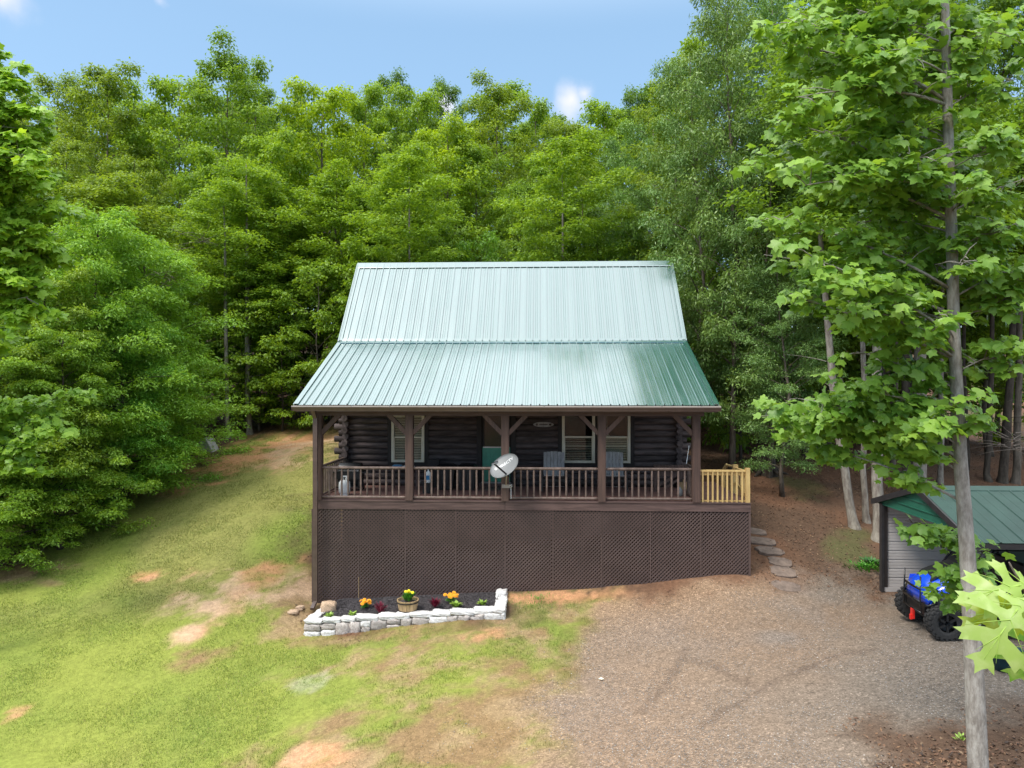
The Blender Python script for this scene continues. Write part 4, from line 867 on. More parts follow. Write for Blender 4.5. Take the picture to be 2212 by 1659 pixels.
def make_tree(name, seed, H, R, hb, shape, limbs, subs, crad, per, ll, lw, lm, bm, el0=.7, el1=1.1, droop=-.5, flat=.5, hang=.3, trad=.14, updir=.75, fork=0, bare=0):
    """returns (trunk mesh, crown mesh) for a tree H metres high with a crown R wide each side"""
    r = np.random.RandomState(seed); sh = SHAPES[shape]; wood = []; cen = []; rad = []
    k = 9; wx = np.cumsum(r.normal(0, .012*H, k+1)) * .5; wy = np.cumsum(r.normal(0, .012*H, k+1)) * .5; wx -= wx[0]; wy -= wy[0]
    tr = np.c_[wx, wy, np.linspace(0, H*.97, k+1)]; tr[0, 2] = -.4
    rs = trad * (1 - np.linspace(0, .93, k+1)) ** .8; rs[0] *= 1.45; wood.append(tube_np(tr, rs, 8))
    def tp_(z): i = min(k-1, max(0, int(z / (H*.97) * k))); t = z / (H*.97) * k - i; return tr[i]*(1-t) + tr[i+1]*t
    for i in range(limbs):
        t = (i + r.uniform(-.4, .4)) / (limbs - 1); t = min(1, max(0, t)); z = hb + (H*.96 - hb) * t; az = i * 2.399 + r.uniform(-.35, .35)
        L_ = R * sh(t) * r.uniform(.68, 1.12); e = lerp(el0, el1, t) + r.uniform(-.15, .15); p = tp_(z - (sin(e) * L_ * .45 if t > .25 else 0))
        lp = curve_limb(r, p, az, e, L_, droop + r.uniform(-.15, .1)); wood.append(tube_np(lp, np.linspace(max(.012, trad*.34*(1-t*.7)), .006, len(lp)), 5))
        for s in range(subs):
            q = .30 + .70 * (s + r.uniform(0, .8)) / subs; q = min(q, .999) * (len(lp)-1); a = lp[int(q)] * (1-q % 1) + lp[min(int(q)+1, len(lp)-1)] * (q % 1)
            sl = L_ * .36 * r.uniform(.3, 1.05) * (1.15 - q/len(lp)*.5); sp = curve_limb(r, a, az + r.choice([-1, 1]) * r.uniform(.4, 1.4), r.uniform(-.15, .55), sl, -.2, 2)
            if s % 2 == 0: wood.append(tube_np(sp, [.012, .008, .004], 3))
            cen.append(sp[-1]); rad.append(crad * r.uniform(.6, 1.25))
        cen.append(lp[-1]); rad.append(crad * r.uniform(.7, 1.1))
    for j in range(bare):
        z = r.uniform(hb*.25, hb*1.0); lp = curve_limb(r, tp_(z), r.uniform(0, 6.28), r.uniform(.1, .6), r.uniform(.6, 1.8), r.uniform(-.6, .3), 4); wood.append(tube_np(lp, [.02, .014, .010, .006, .003], 4))
    cen.append(tr[-1]); rad.append(crad)
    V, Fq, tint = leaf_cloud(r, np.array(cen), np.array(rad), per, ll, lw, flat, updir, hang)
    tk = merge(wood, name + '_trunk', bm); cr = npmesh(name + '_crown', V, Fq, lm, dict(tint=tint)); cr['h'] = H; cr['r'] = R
    return tk, cr, H, R
LIB = {}
LIB['maple1'] = make_tree('maple1', 1, 15, 3.4, 3.5, 'oval', 36, 7, .66, 78, .19, .62, M['leaf'], M['bark'], .5, .85, -.45)
LIB['maple2'] = make_tree('maple2', 2, 15, 3.0, 3.0, 'round', 34, 7, .64, 78, .18, .62, M['leaf'], M['bark'], .45, .85, -.35)
LIB['oak1'] = make_tree('oak1', 3, 17, 4.0, 4.2, 'spread', 36, 7, .66, 80, .18, .5, M['leaf'], M['bark_dark'], .5, .9, -.3)
LIB['oak2'] = make_tree('oak2', 14, 18, 3.2, 5.5, 'tall', 36, 7, .62, 78, .18, .48, M['leaf'], M['bark'], .55, .9, -.3, bare=6)
LIB['under'] = make_tree('under', 5, 8, 2.7, .8, 'spread', 26, 6, .5, 52, .17, .6, M['leaf'], M['bark'], .25, .9, -.35, flat=.32, trad=.07)
LIB['under2'] = make_tree('under2', 15, 7, 3.0, .5, 'round', 26, 6, .5, 52, .15, .55, M['leaf'], M['bark_dark'], .15, .9, -.3, flat=.3, trad=.07)
LIB['locust'] = make_tree('locust', 6, 11, 3.4, .3, 'skirt', 54, 8, .6, 110, .14, .36, M['leaf_fine'], M['bark_dark'], .3, .8, -.5, flat=.42, hang=.5)
LIB['beech'] = make_tree('beech', 7, 10, 3.4, .4, 'skirt', 50, 8, .52, 100, .12, .5, M['leaf'], M['bark_dark'], .35, .8, -.8, flat=.28, hang=.35)
LIB['willow'] = make_tree('willow', 8, 17, 4.0, 2.0, 'oval', 48, 7, .64, 96, .18, .28, M['leaf_silver'], M['bark'], .5, 1.1, -.9, flat=.6, hang=.5, updir=.5)
LIB['high'] = make_tree('high', 9, 19, 3.2, 9.5, 'round', 26, 7, .66, 70, .18, .55, M['leaf'], M['bark_pale'], .5, 1.1, -.4, trad=.17, bare=8)
def make_pine(name, seed, H, R):
    r = np.random.RandomState(seed); wood = [tube_np(np.array([[0,0,-.3],[.02,0,H*.5],[0,.03,H]]), [.07,.045,.01], 7)]; P_ = []; D_ = []
    z = .35
    while z < H - .1:
        t = z / H; nl = 7
        for j in range(nl):
            az = j*2*pi/nl + r.uniform(-.3, .3) + z*3; L_ = R * (1-t)**.75 * r.uniform(.75, 1.1) + .12; lp = curve_limb(r, (0, 0, z), az, .35, L_, -.1, 4); wood.append(tube_np(lp, [.016,.012,.009,.006,.003], 4))
            for s in range(9):
                q = (.25 + .75*s/8)*3.99; a = lp[int(q)]*(1-q % 1)+lp[int(q)+1]*(q % 1); n = 26; sa = az + r.choice([-1, 1])*r.uniform(.2, 1.0); sl = L_*.22
                u = r.rand(n)[:, None]; tw = np.array([cos(sa)*.9, sin(sa)*.9, .25]); P_.append(a + tw*sl*u); D_.append(unit(tw[None]*.8 + r.normal(0, .55, (n, 3)) + [0, 0, .25]))
        z += .34 + .06*t
    P_ = np.concatenate(P_); D_ = np.concatenate(D_); n = len(P_); nv = unit(np.cross(D_, r.normal(size=(n, 3))))
    V, Fq = quads_scatter(P_, nv, D_, r.uniform(.09, .15, n), np.full(n, .016), 0)
    return merge(wood, name+'_trunk', M['bark_dark']), npmesh(name+'_crown', V, Fq, M['needle'], dict(tint=np.repeat(r.rand(n), 4))), H, R
LIB['pine'] = make_pine('pine', 3, 4.5, 1.5)
RT = random.Random(12)
def plant(kind, x, y, H=None, R=None, col=(1, 1, 1), label='', cat='tree', group=None, name=None, rz=None, z=None, trunkless=False):
    tk, cr, h, r_ = LIB[kind]; H = H or h; R = R or r_
    t = empty(name or {'pine': 'pine_tree'}.get(kind, 'tree'), (x, y, (gz(x, y) if z is None else z)), label, cat, group, rz if rz is not None else RT.uniform(0, 6.28))
    sxy = R / r_; t.scale = (sxy, sxy, H / h)
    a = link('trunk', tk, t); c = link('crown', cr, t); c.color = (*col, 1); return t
def grow(kind, px, Y, top, wpx, col, label, group=None, **k):
    """a tree whose stem stands at world depth Y under picture column px, with its top and crown width as surveyed"""
    b = P(px, 0, Y); zt = P(px, top, Y).z; g = gz(b.x, Y); D = Y
    return plant(kind, b.x, Y, zt - g, wpx * .61 * D / F, col, label, group=group, **k)
YG = (1.32, 1.28, .8); BR = (1.25, 1.22, .95); MD = (1.05, 1.08, .9); DK = (.7, .8, .75); SUN_YW = (1.6, 1.42, .6); GY = (1.15, 1.12, 1.15); BL = (.95, 1.15, 1.05); OL = (1.2, 1.08, .95)  # the strongest yellow puts sunlight on the treetops into the leaf colour
WOOD_G = 'forest trees behind the cabin'
# tops of the tree line: stem column, depth, top, crown width, kind, colour, words
rowA = [(-40,47,150,230,'oak1',OL,'olive green oak at the far left of the treeline'),
 (110,44,150,230,'oak1',OL,'olive green tree with drooping leaf sprays, left of the treeline'),
 (215,42,128,220,'oak2',OL,'dull green tree with a flat rounded top on the left treeline'),
 (320,50,190,150,'maple2',YG,'thin yellow-green tree in the dip of the left treeline'),
 (400,44,160,200,'maple1',YG,'yellow-green maple left of the tallest far crown'),
 (492,40,98,210,'oak2',MD,'tallest crown of the far left treeline with sky showing through its top'),
 (560,47,150,150,'maple2',MD,'green crown on the right shoulder of the tallest far left tree'),
 (640,49,185,130,'oak1',MD,'small open-topped tree at the skyline left of centre'),
 (700,38,170,220,'maple1',SUN_YW,'maple rising above the left roof edge, yellow sunlight put into its leaf colour'),
 (775,50,172,150,'maple2',YG,'yellow-green tree behind the bright maple'),
 (838,54,150,150,'oak1',DK,'dark green oak top standing out of the skyline left of centre'),
 (905,46,178,170,'maple1',BR,'green maple on the skyline over the middle of the roof'),
 (975,52,168,140,'oak1',DK,'dark tree top on the skyline above the ridge centre'),
 (955,36,255,190,'maple1',SUN_YW,'tree top in front of the centre wood, yellow sunlight put into its leaf colour'),
 (1085,44,168,190,'oak2',OL,'broad dark olive crown on the skyline right of centre'),
 (1165,48,195,140,'maple2',BR,'light green tree on the skyline left of the little cloud'),
 (1230,42,250,180,'oak1',OL,'olive tree under the little cloud at the skyline'),
 (1310,46,205,150,'maple2',YG,'yellow-green tree on the skyline right of the little cloud'),
 (1385,48,182,130,'oak1',DK,'dark thin tree top where the treeline starts to climb'),
 (1350,37,300,190,'willow',MD,'soft grey-green tree right of centre below the skyline'),
 (1455,30,150,200,'oak2',OL,'olive tree on the climbing right treeline'),
 (1530,35,45,200,'maple1',BR,'light green tree high on the climbing right treeline')]
for a in rowA: grow(a[4], a[0], a[1], a[2], a[3], a[5], a[6], WOOD_G)
rowB = [(60,33,330,200,'maple2',MD,'green tree between the poplar and the left treeline'),
 (150,36,290,200,'oak1',OL,'hanging-leaved olive tree above the bare left stems'),
 (300,38,330,190,'oak1',OL,'olive tree in the left middle of the wood'),
 (250,33,420,170,'oak2',OL,'sparse tree with pale bare stems on the left'),
 (400,36,430,200,'maple1',MD,'mid green tree with grey stem at left middle'),
 (490,35,330,180,'maple2',BR,'light green maple at left middle of the wood'),
 (520,34,540,190,'under',BR,'layered young maple at the forest edge left of the roof'),
 (600,36,280,190,'maple1',YG,'yellow-green maple between the tallest tree and the bright maple'),
 (640,33.5,430,200,'maple2',BR,'bright green maple left of the ridge end'),
 (720,33,360,200,'oak2',YG,'tree with several pale stems above the left ridge end'),
 (800,34,430,180,'maple1',YG,'yellow-green maple right above the ridge left half'),
 (880,35,330,170,'maple2',BR,'fresh green maple in the centre wood'),
 (960,34,420,170,'maple1',BR,'green maple in the centre over the ridge'),
 (1040,36,300,180,'oak2',MD,'dull green narrow tree in the centre wood'),
 (1120,34,390,170,'oak1',MD,'mid green tree right above the ridge centre'),
 (1195,35,340,180,'oak2',MD,'tree with a straight thin pale stem right of centre'),
 (1270,33,420,170,'maple2',DK,'darker green tree above the right half of the ridge'),
 (1340,32,450,180,'willow',GY,'silvery green drooping tree over the right ridge end'),
 (1420,33,230,220,'willow',MD,'tall grey-green drooping tree right of the ridge'),
 (1503,25.6,95,240,'willow',GY,'tall silvery drooping tree on the right above the roof'),
 (1580,24.4,-40,280,'willow',OL,'tall dense grey-green tree on the right rising out of the picture')]
for a in rowB: grow(a[4], a[0], a[1], a[2], a[3], a[5], a[6], WOOD_G)
rowC = [(430,33,640,150,'under2',BL,'dark bushy young tree left of the forest opening'),
 (540,31.5,560,170,'under',BR,'layered light green sapling tree at the forest edge'),
 (610,31.5,640,180,'under2',YG,'bright green layered sapling beside the left roof edge'),
 (690,31,560,170,'under',BR,'light green young maple behind the left roof edge'),
 (560,32,700,150,'under',YG,'low bright leafed sapling over the dark forest opening'),
 (780,31,520,160,'under',YG,'yellow-green young tree just behind the ridge left end'),
 (870,31,510,170,'under2',BR,'rounded light green young tree behind the ridge'),
 (950,31.5,480,160,'under',BR,'young maple behind the middle of the ridge'),
 (1040,31,520,170,'under2',BL,'blue-green bushy tree behind the ridge centre'),
 (1130,31,500,160,'under2',MD,'green bushy tree behind the ridge right of centre'),
 (1215,31,505,150,'under',MD,'small layered tree behind the ridge with grey stem'),
 (1300,30.5,500,170,'under2',MD,'bushy tree behind the right part of the ridge'),
 (1380,30,490,170,'under2',DK,'dark bushy tree behind the ridge right end'),
 (1460,29.5,480,170,'under',DK,'dark green layered tree beside the ridge right end'),
 (1510,30.5,600,170,'under2',DK,'dark low tree right of the roof'),
 (1570,31,620,170,'under2',DK,'dark low bushy tree behind the right slope'),
 (1640,30,560,190,'under2',DK,'dark green bushy tree on the right slope edge')]
for a in rowC: grow(a[4], a[0], a[1], a[2], a[3], a[5], a[6], 'young trees along the forest edge')
ORD = 'first second third fourth fifth sixth seventh eighth ninth tenth eleventh twelfth thirteenth fourteenth fifteenth sixteenth seventeenth eighteenth nineteenth twentieth twenty-first twenty-second twenty-third twenty-fourth twenty-fifth twenty-sixth twenty-seventh'.split()
# a deeper row that closes the wood behind
k_ = 0
for px in range(-260, 1500, 75):
    g_ = P(px, 0, 60); tp0 = 235 + 30*sin(px*.021) + RT.uniform(-20, 25)
    if px > 1400: tp0 = 160
    grow(['oak1', 'maple1', 'maple2', 'oak2'][k_ % 4], px, 58 + RT.uniform(-3, 5), tp0, 190, [MD, DK, OL][k_ % 3], 'green tree deep in the wood, %s from the left in the hidden back row' % ORD[k_], WOOD_G + ', back row'); k_ += 1
nb = k_
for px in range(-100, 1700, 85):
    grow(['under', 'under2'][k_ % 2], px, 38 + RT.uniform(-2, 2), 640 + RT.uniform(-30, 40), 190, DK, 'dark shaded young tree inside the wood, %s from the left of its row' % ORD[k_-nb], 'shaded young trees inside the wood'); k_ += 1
# the right-hand wood
rowR = [(1680,27,-40,300,'willow',MD,'tall silvery tree right of the cabin, crown past the top edge'),
 (1660,24,250,230,'willow',GY,'silvery drooping tree hanging over the slope right of the cabin'),
 (1600,27,400,220,'under2',MD,'dense green tree between the cabin and the poplar'),
 (1690,22.5,560,200,'willow',GY,'lower silvery green tree behind the poplar leaves'),
 (1770,29,-120,300,'oak1',MD,'dense tall oak behind the poplar'),
 (1860,31,-160,300,'willow',DK,'dark tall tree behind the poplar stem'),
 (1950,33,-100,300,'oak1',DK,'dark tall oak at the right behind the shed'),
 (2060,34,-160,300,'willow',MD,'tall grey-green tree at right behind the poplar stem'),
 (2170,34,-60,300,'oak1',MD,'tall tree near the right picture edge'),
 (2290,33,-100,320,'willow',MD,'tall tree crossing the right picture edge'),
 (1800,38,430,240,'under',DK,'dark understorey tree behind the right slope'),
 (1720,36,600,220,'under2',DK,'dark low tree at the back of the right slope'),
 (1850,37,560,220,'under2',DK,'dark bushy tree at the back of the right slope'),
 (1960,38,520,220,'under',DK,'dark layered tree behind the far stems'),
 (2060,37,560,220,'under2',DK,'dark tree behind the shed roof'),
 (2230,36,500,260,'under2',OL,'olive green bushy tree at the right picture edge'),
 (2150,40,420,260,'oak1',OL,'olive tree at the right behind the yellow gap')]
for a in rowR: grow(a[4], a[0], a[1], a[2], a[3], a[5], a[6], 'trees of the right-hand wood')
# bare-stemmed trees on the right slope: base pixel, depth, lean target
def stem_tree(px, py, pxt, pyt, wpx, crownpx, label, m='bark_pale', H=15, crown='high', col=MD, n=9, name='tree'):
    b = G(px, py) if py > 0 else None; D = b.y; q = P(pxt, pyt, D); sl = (q.x - b.x) / max(.1, (q.z - b.z)); r0 = wpx / 2 * D / F
    t = empty(name, b, label, 'tree', 'slender trees with bare lower stems'); rr = np.random.RandomState(int(px))
    zs = np.array([-.3, 0, .25, .8, 1.6, 2.6, 4, 6, 9, H*.97]); xs = sl * zs * (1/(1+zs*.08)); ys = np.cumsum(rr.normal(0, .05, len(zs))); ys -= ys[1]; xs += np.cumsum(rr.normal(0, .02, len(zs)))
    mb = MB(); mb.tube(list(zip(xs, ys, zs)), [r0*1.9, r0*1.5, r0*1.15, r0*1.02, r0, r0*.95, r0*.88, r0*.75, r0*.5, .02], 12)
    for j in range(6):
        z = rr.uniform(1.5, 5); lp = curve_limb(rr, (np.interp(z, zs, xs), np.interp(z, zs, ys), z), rr.uniform(0, 6.28), rr.uniform(-.1, .5), rr.uniform(.4, 1.3), -.2, 3); mb.tube([tuple(p) for p in lp], [.015, .01, .006, .003], 4)
    mb.build('trunk', M[m], t, True)
    tk, cr, h, r_ = LIB[crown]; c = link('crown', cr, t, loc=(xs[-1]*.7, ys[-1], 0), rot=(0, 0, rr.uniform(0, 6)), scale=(.9, .9, H/h)); c.color = (*col, 1)
    return t
stem_tree(1845, 1140, 1812, 975, 17, 0, 'leaning slender tree with mottled bark, left of the three beside the shed')
stem_tree(1868, 1128, 1857, 955, 12, 0, 'thin straight tree behind the leaning one beside the shed', H=13)
stem_tree(1897, 1168, 1899, 950, 22, 0, 'pale lichen-barked tree against the left corner of the shed', H=16)
stem_tree(1958, 1075, 1956, 930, 22, 0, 'dark stemmed tree behind the shed ridge', 'bark_dark', H=16)
stem_tree(1984, 1085, 1984, 900, 27, 0, 'thick pale stemmed tree behind the shed ridge', H=17)
stem_tree(2030, 1045, 2033, 930, 10, 0, 'thin grey stem behind the shed left of the big poplar stem', H=13)
stem_tree(2135, 1040, 2142, 930, 11, 0, 'thin dark stem right of the poplar stem behind the shed', 'bark_dark', H=13)
stem_tree(2165, 1042, 2175, 920, 16, 0, 'leaning dark stem near the right edge behind the shed', 'bark_dark', H=14)
stem_tree(2192, 1045, 2196, 920, 14, 0, 'grey stem nearest the right edge behind the shed', 'bark', H=14)
stem_tree(1690, 1000, 1692, 940, 10, 0, 'thin dark stem on the slope above the stump', 'bark_dark', H=13)
stem_tree(1738, 985, 1740, 930, 9, 0, 'thin stem in the middle of the right slope', 'bark_dark', H=12)
stem_tree(2085, 1020, 2085, 930, 9, 0, 'thin stem just behind the big poplar stem', 'bark_dark', H=12)
stem_tree(1925, 1010, 1926, 900, 10, 0, 'thin grey stem between the pale trees behind the shed', 'bark', H=13)
for a in ((1700,28.5,380,210,'maple2',MD,'mid-height maple on the slope behind the leaning stems'),(1790,29.5,430,230,'maple1',BR,'fresh green mid-height tree above the slope'),(1905,30,400,230,'maple2',MD,'mid-height green tree above the shed left corner'),(2020,31,430,230,'maple1',MD,'mid-height green tree above the shed roof'),(2140,31,420,230,'maple2',BR,'light green mid-height tree near the right edge')):
    grow(a[4], a[0], a[1], a[2], a[3], a[5], a[6], 'trees of the right-hand wood')
for px, pxt, wp, lb, Y in ((155,148,15,'grey stem left of two in the open part of the left wood',30),(232,205,13,'pale stem leaning left in the left wood',30.5),(255,262,10,'thin pale stem beside the leaning one in the left wood',30.2),(497,486,9,'thin grey stem at the forest edge, leaning left',31),(540,532,11,'grey stem in the dark opening left of the roof',31.5),(742,738,8,'slim stem just above the left ridge end',33),(1216,1214,8,'slim pale stem above the ridge right of centre',30),(880,884,7,'slim stem above the ridge middle',30.5)):
    b_ = P(px, 0, Y); g_ = gz(b_.x, Y); py = 829.5 + (ZC - g_)*F/Y; stem_tree(px, py, pxt, py-250, wp, 0, lb, 'bark_pale', H=RT.uniform(11, 13), col=OL if px < 300 else BR)
# left side of the lawn
GL = 'trees along the left edge of the lawn'
grow('locust', 320, 25, 500, 330, BR, 'feathery bright green tree beside the lawn, its top lit', GL)
grow('locust', 200, 22.5, 440, 330, BR, 'feathery green tree behind the beech on the left', GL)
grow('locust', 352, 28.2, 690, 140, BL, 'small feathery dark green tree at the end of the left hedge line', GL)
grow('locust', 270, 23.5, 640, 260, BL, 'blue-green feathery tree low beside the lawn', GL)
grow('under2', 395, 31.5, 800, 90, OL, 'small round juniper-like tree near the grey rock', GL)
grow('beech', 90, 21, 560, 310, OL, 'hornbeam with drooping sprays hanging over the lawn edge', GL)
grow('beech', 0, 19.4, 700, 300, MD, 'hornbeam with tiered branches nearest the left picture edge', GL)
grow('beech', -30, 19.0, 940, 230, MD, 'low hornbeam sprays touching the grass at the left edge', GL)
grow('beech', 60, 20.2, 760, 260, OL, 'middle hornbeam with long level sprays over the grass', GL)
grow('beech', 130, 20.5, 700, 260, MD, 'hornbeam between the broad-leaved sapling and the feathery trees', GL)
grow('under2', 300, 25.5, 820, 200, BL, 'low dark bushy tree at the lawn edge below the feathery trees', GL)
grow('under2', 180, 23, 900, 200, DK, 'dark low bush under the hornbeam by the lawn', GL)
grow('maple2', 30, 29, 330, 240, BR, 'light green tree behind the left poplar', GL)
grow('under', 60, 24, 480, 230, MD, 'layered green tree behind the hornbeam', GL)
grow('oak1', -150, 24, 200, 300, MD, 'broad oak standing left of the picture edge', GL)
for o_ in [x for x in COL.objects if x.parent and x.name.startswith('crown') and x.parent.get('group') == GL]: o_.color = tuple(min(2, v*1.18) for v in o_.color[:3]) + (1,)  # left crowns lightened in leaf colour, standing in for more ambient light
for i_, (px_, Y_, tp_, w_, k_2) in enumerate(((-260,32,180,330,'oak1'),(-430,34,200,330,'maple1'),(-620,36,190,360,'oak1'),(-820,38,210,360,'maple2'),(-350,42,150,330,'oak2'),(-700,44,170,360,'maple1'),(-250,26,420,300,'under'),(-480,27,420,320,'under2'))):
    grow(k_2, px_, Y_, tp_, w_, MD, 'green tree outside the left picture edge, %s of its line' % ORD[i_], 'trees beyond the left picture edge')
# small pines by the cabin
def gp_tree(kind, px, py, top, wpx, col, label, **k):
    b = G(px, py); zt = P(px, top, b.y).z; return plant(kind, b.x, b.y, zt - b.z, wpx/2*b.y/F, col, label, **k)
gp_tree('pine', 590, 905, 785, 130, (1.5, 1.35, 1.1), 'small fluffy light green pine at the lawn end left of the roof', group='small pines behind the cabin')
gp_tree('pine', 655, 915, 700, 110, (.95, 1.1, 1.3), 'blue-green young pine half behind the left roof edge', group='small pines behind the cabin')
gp_tree('pine', 520, 900, 800, 70, (1, 1.1, 1.1), 'smallest pine in the shade left of the fluffy one', group='small pines behind the cabin')

# ---- the big tulip poplar in front at the right, with real lobed leaves
TUL = np.array([(0,0),(.16,-.03),(.42,.10),(.50,.30),(.34,.40),(.40,.72),(.16,.66),(0,.60),(-.16,.66),(-.40,.72),(-.34,.40),(-.50,.30),(-.42,.10),(-.16,-.03)])
def lobed(name, pos, nv, ax, size, m, tint, T_=TUL, curl=.25):
    n = len(pos); side = unit(np.cross(nv, ax)); k = len(T_); c = T_.mean(0); pts = np.vstack([c, T_])
    X = pts[:, 0]; Y = pts[:, 1]; Z = -curl * (X**2) - .12*Y**2 + .05*np.sin(9*X)
    V = pos[:, None] + (side[:, None]*X[None, :, None] + ax[:, None]*Y[None, :, None] + nv[:, None]*Z[None, :, None]) * size[:, None, None]
    f = np.array([[0, 1+i, 1+(i+1) % k] for i in range(k)]); Fq = (np.arange(n)[:, None, None]*(k+1) + f[None]).reshape(-1, 3)
    return npmesh(name, V.reshape(-1, 3), Fq, m, dict(tint=np.repeat(tint, k+1)))
def sprays(r, cen, rad, per, size, flat=.55):
    V = []; n = len(cen)*per; c = np.repeat(cen, per, 0); rd = np.repeat(rad, per); d = unit(r.normal(size=(n, 3))); u = r.rand(n)**.5
    off = d*(u*rd)[:, None]; off[:, 2] *= flat; pos = c + off
    nv = unit(np.c_[d[:, 0]*.4, d[:, 1]*.4 - .35, np.full(n, .75)] + r.normal(0, .36, (n, 3))); ax = unit(np.c_[d[:, 0], d[:, 1], np.full(n, -.45)] + r.normal(0, .35, (n, 3))); ax = unit(ax - nv*(ax*nv).sum(1, keepdims=True))
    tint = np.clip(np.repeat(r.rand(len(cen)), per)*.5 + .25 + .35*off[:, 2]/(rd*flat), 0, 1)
    return pos, nv, ax, size*r.uniform(.6, 1.2, n), tint
def poplar(label, trunk_pts, rs, limbs, size, col, seed, per=11, name='tulip_poplar', m='bark_poplar', extra=None):
    """limbs: (height fraction pixel on the trunk, tip pixel x, tip pixel y, tip depth)"""
    r = np.random.RandomState(seed); base = trunk_pts[0]; t = empty(name, base, label, 'tree'); mb = MB(); mb.tube([p - base for p in trunk_pts], rs, 14); wood = [mb]; cen = []; rad = []
    zs = [p.z for p in trunk_pts]
    for (zp, tx, ty, tY, w_) in limbs:
        tip = P(tx, ty, tY); z = zp if tip.z < zp else min(zp, tip.z - .42*abs(tip.x - np.interp(zp, zs, [p.x for p in trunk_pts]))); x0 = np.interp(z, zs, [p.x for p in trunk_pts]); y0 = np.interp(z, zs, [p.y for p in trunk_pts]); a = Vector((x0, y0, z)); L_ = (tip-a).length
        mid = a.lerp(tip, .5) + Vector((r.normal(0, .08), r.normal(0, .08), .10*L_)); pts = [np.array(a*(1-s)**2 + mid*2*s*(1-s) + tip*s*s - base) for s in np.linspace(0, 1, 8)]
        wood.append(tube_np(pts, np.linspace(.021*min(1, L_/2), .004, 8), 6)); nsub = int(7 + L_*7.0)
        for s in range(nsub):
            q = (.22 + .78*r.rand())*6.99; p0 = pts[int(q)]*(1-q % 1) + pts[int(q)+1]*(q % 1); d = unit(r.normal(size=(1, 3)) + np.array([[0, -.2, -.1]]))[0]; d[2] *= .6; e = p0 + d*w_*r.uniform(.25, 1.0)
            wood.append(tube_np([p0, (p0+e)/2 + [0, 0, .03], e], [.008, .006, .003], 4)); near = name == 'tulip_poplar' and abs(e[0] + base.x - np.interp(e[2] + base.z, zs, [p.x for p in trunk_pts])*((e[1] + base.y)/9.0)) < .30 and e[1] + base.y < 9.1 and base.x > 0
            if near and r.rand() < .6: continue
            cen.append(e); rad.append(.17*r.uniform(.7, 1.4))
    if extra: cen += [np.array(P(*e) - base) for e in extra]; rad += [.2]*len(extra)
    merge_ = merge(wood, name + '_wood', M[m]); link('trunk', merge_, t)
    c = link('crown', lobed(name + '_leaves', *[a for a in sprays(r, np.array(cen), np.array(rad), per, size)][:4], M['leaf_poplar'], None) if False else (lambda s: lobed(name + '_leaves', s[0], s[1], s[2], s[3], M['leaf_poplar'], s[4]))(sprays(r, np.array(cen), np.array(rad), per, size)), t); c.color = (*col, 1)
    return t
Yt = 9.0
tps_ = [(2122, 1800), (2112, 1640), (2104, 1450), (2093, 1250), (2083, 1100), (2075, 1000), (2067, 850), (2060, 700), (2056, 520), (2050, 350), (2046, 200), (2043, 80), (2040, -80), (2036, -260), (2030, -420)]
tpt = [P(a, b, Yt) for a, b in tps_]; gb = gz(tpt[0].x, Yt); tpt[0].z = min(tpt[0].z, gb - .1)
wid = [46, 43, 39, 34, 31, 29, 27, 25, 24, 22, 21, 18, 14, 8, 3]
def zt_(py): return P(0, py, Yt).z
lims = [(zt_(py_), tx_, py_-40, 9.8 + (tx_ % 7)*.15, .55) for tx_, py_ in ((1750,80),(1830,150),(1780,230),(1880,210),(1820,330),(1900,380),(1800,440),(1850,520),(1930,500),(1950,600),(1880,640),(1980,120),(2120,120),(2160,380),(2150,540),(2130,640),(1940,240),(1790,700),(1900,740))] + [(zt_(120),1700,40,8.6,.5),(zt_(180),1665,90,9.2,.5),(zt_(260),1720,210,8.2,.5),(zt_(330),1680,260,8.8,.5),(zt_(400),1650,345,9.4,.35),(zt_(430),1740,400,8.3,.45),
 (zt_(520),1680,475,9.0,.45),(zt_(560),1650,550,9.6,.4),(zt_(600),1760,560,8.2,.5),(zt_(660),1700,640,9.2,.4),(zt_(700),1830,650,8.4,.45),(zt_(100),1850,20,9.0,.6),(zt_(200),1900,120,8.2,.5),(zt_(330),1900,260,9.6,.5),(zt_(480),1880,420,9.8,.5),(zt_(420),1960,330,8.3,.4),(zt_(20),1780,-60,9.5,.6),(zt_(-60),1900,-90,8.6,.6),(zt_(-100),2020,-60,9.4,.6),
 (zt_(160),2160,60,8.6,.5),(zt_(260),2200,170,9.0,.5),(zt_(380),2190,300,8.4,.45),(zt_(430),2240,380,9.0,.5),(zt_(560),2200,480,8.5,.45),(zt_(620),2250,560,9.2,.45),(zt_(700),2190,640,9.0,.4),(zt_(760),2240,740,8.8,.35),(zt_(620),2080,560,8.3,.35),(zt_(480),2100,400,8.2,.3),(zt_(720),2030,680,8.3,.3),
 (zt_(900),1640,900,10.2,.35),(zt_(880),1720,860,9.6,.45),(zt_(840),1800,830,9.2,.45),(zt_(900),1700,930,10.0,.4),(zt_(930),1800,920,9.6,.35),(zt_(860),1900,850,9.0,.4),(zt_(940),1900,940,9.4,.25),(zt_(800),1850,760,9.2,.4),(zt_(930),2000,920,8.5,.3),(zt_(940),2130,910,8.8,.28),(zt_(880),2060,870,8.4,.28),(zt_(1000),1760,965,9.9,.25)]
poplar('tall tulip poplar with pale grey trunk and big lobed leaves in the right foreground', tpt, [w_/2*Yt/F*.92 for w_ in wid], lims, .155, (1.05, 1.05, 1.0), 21, per=14)
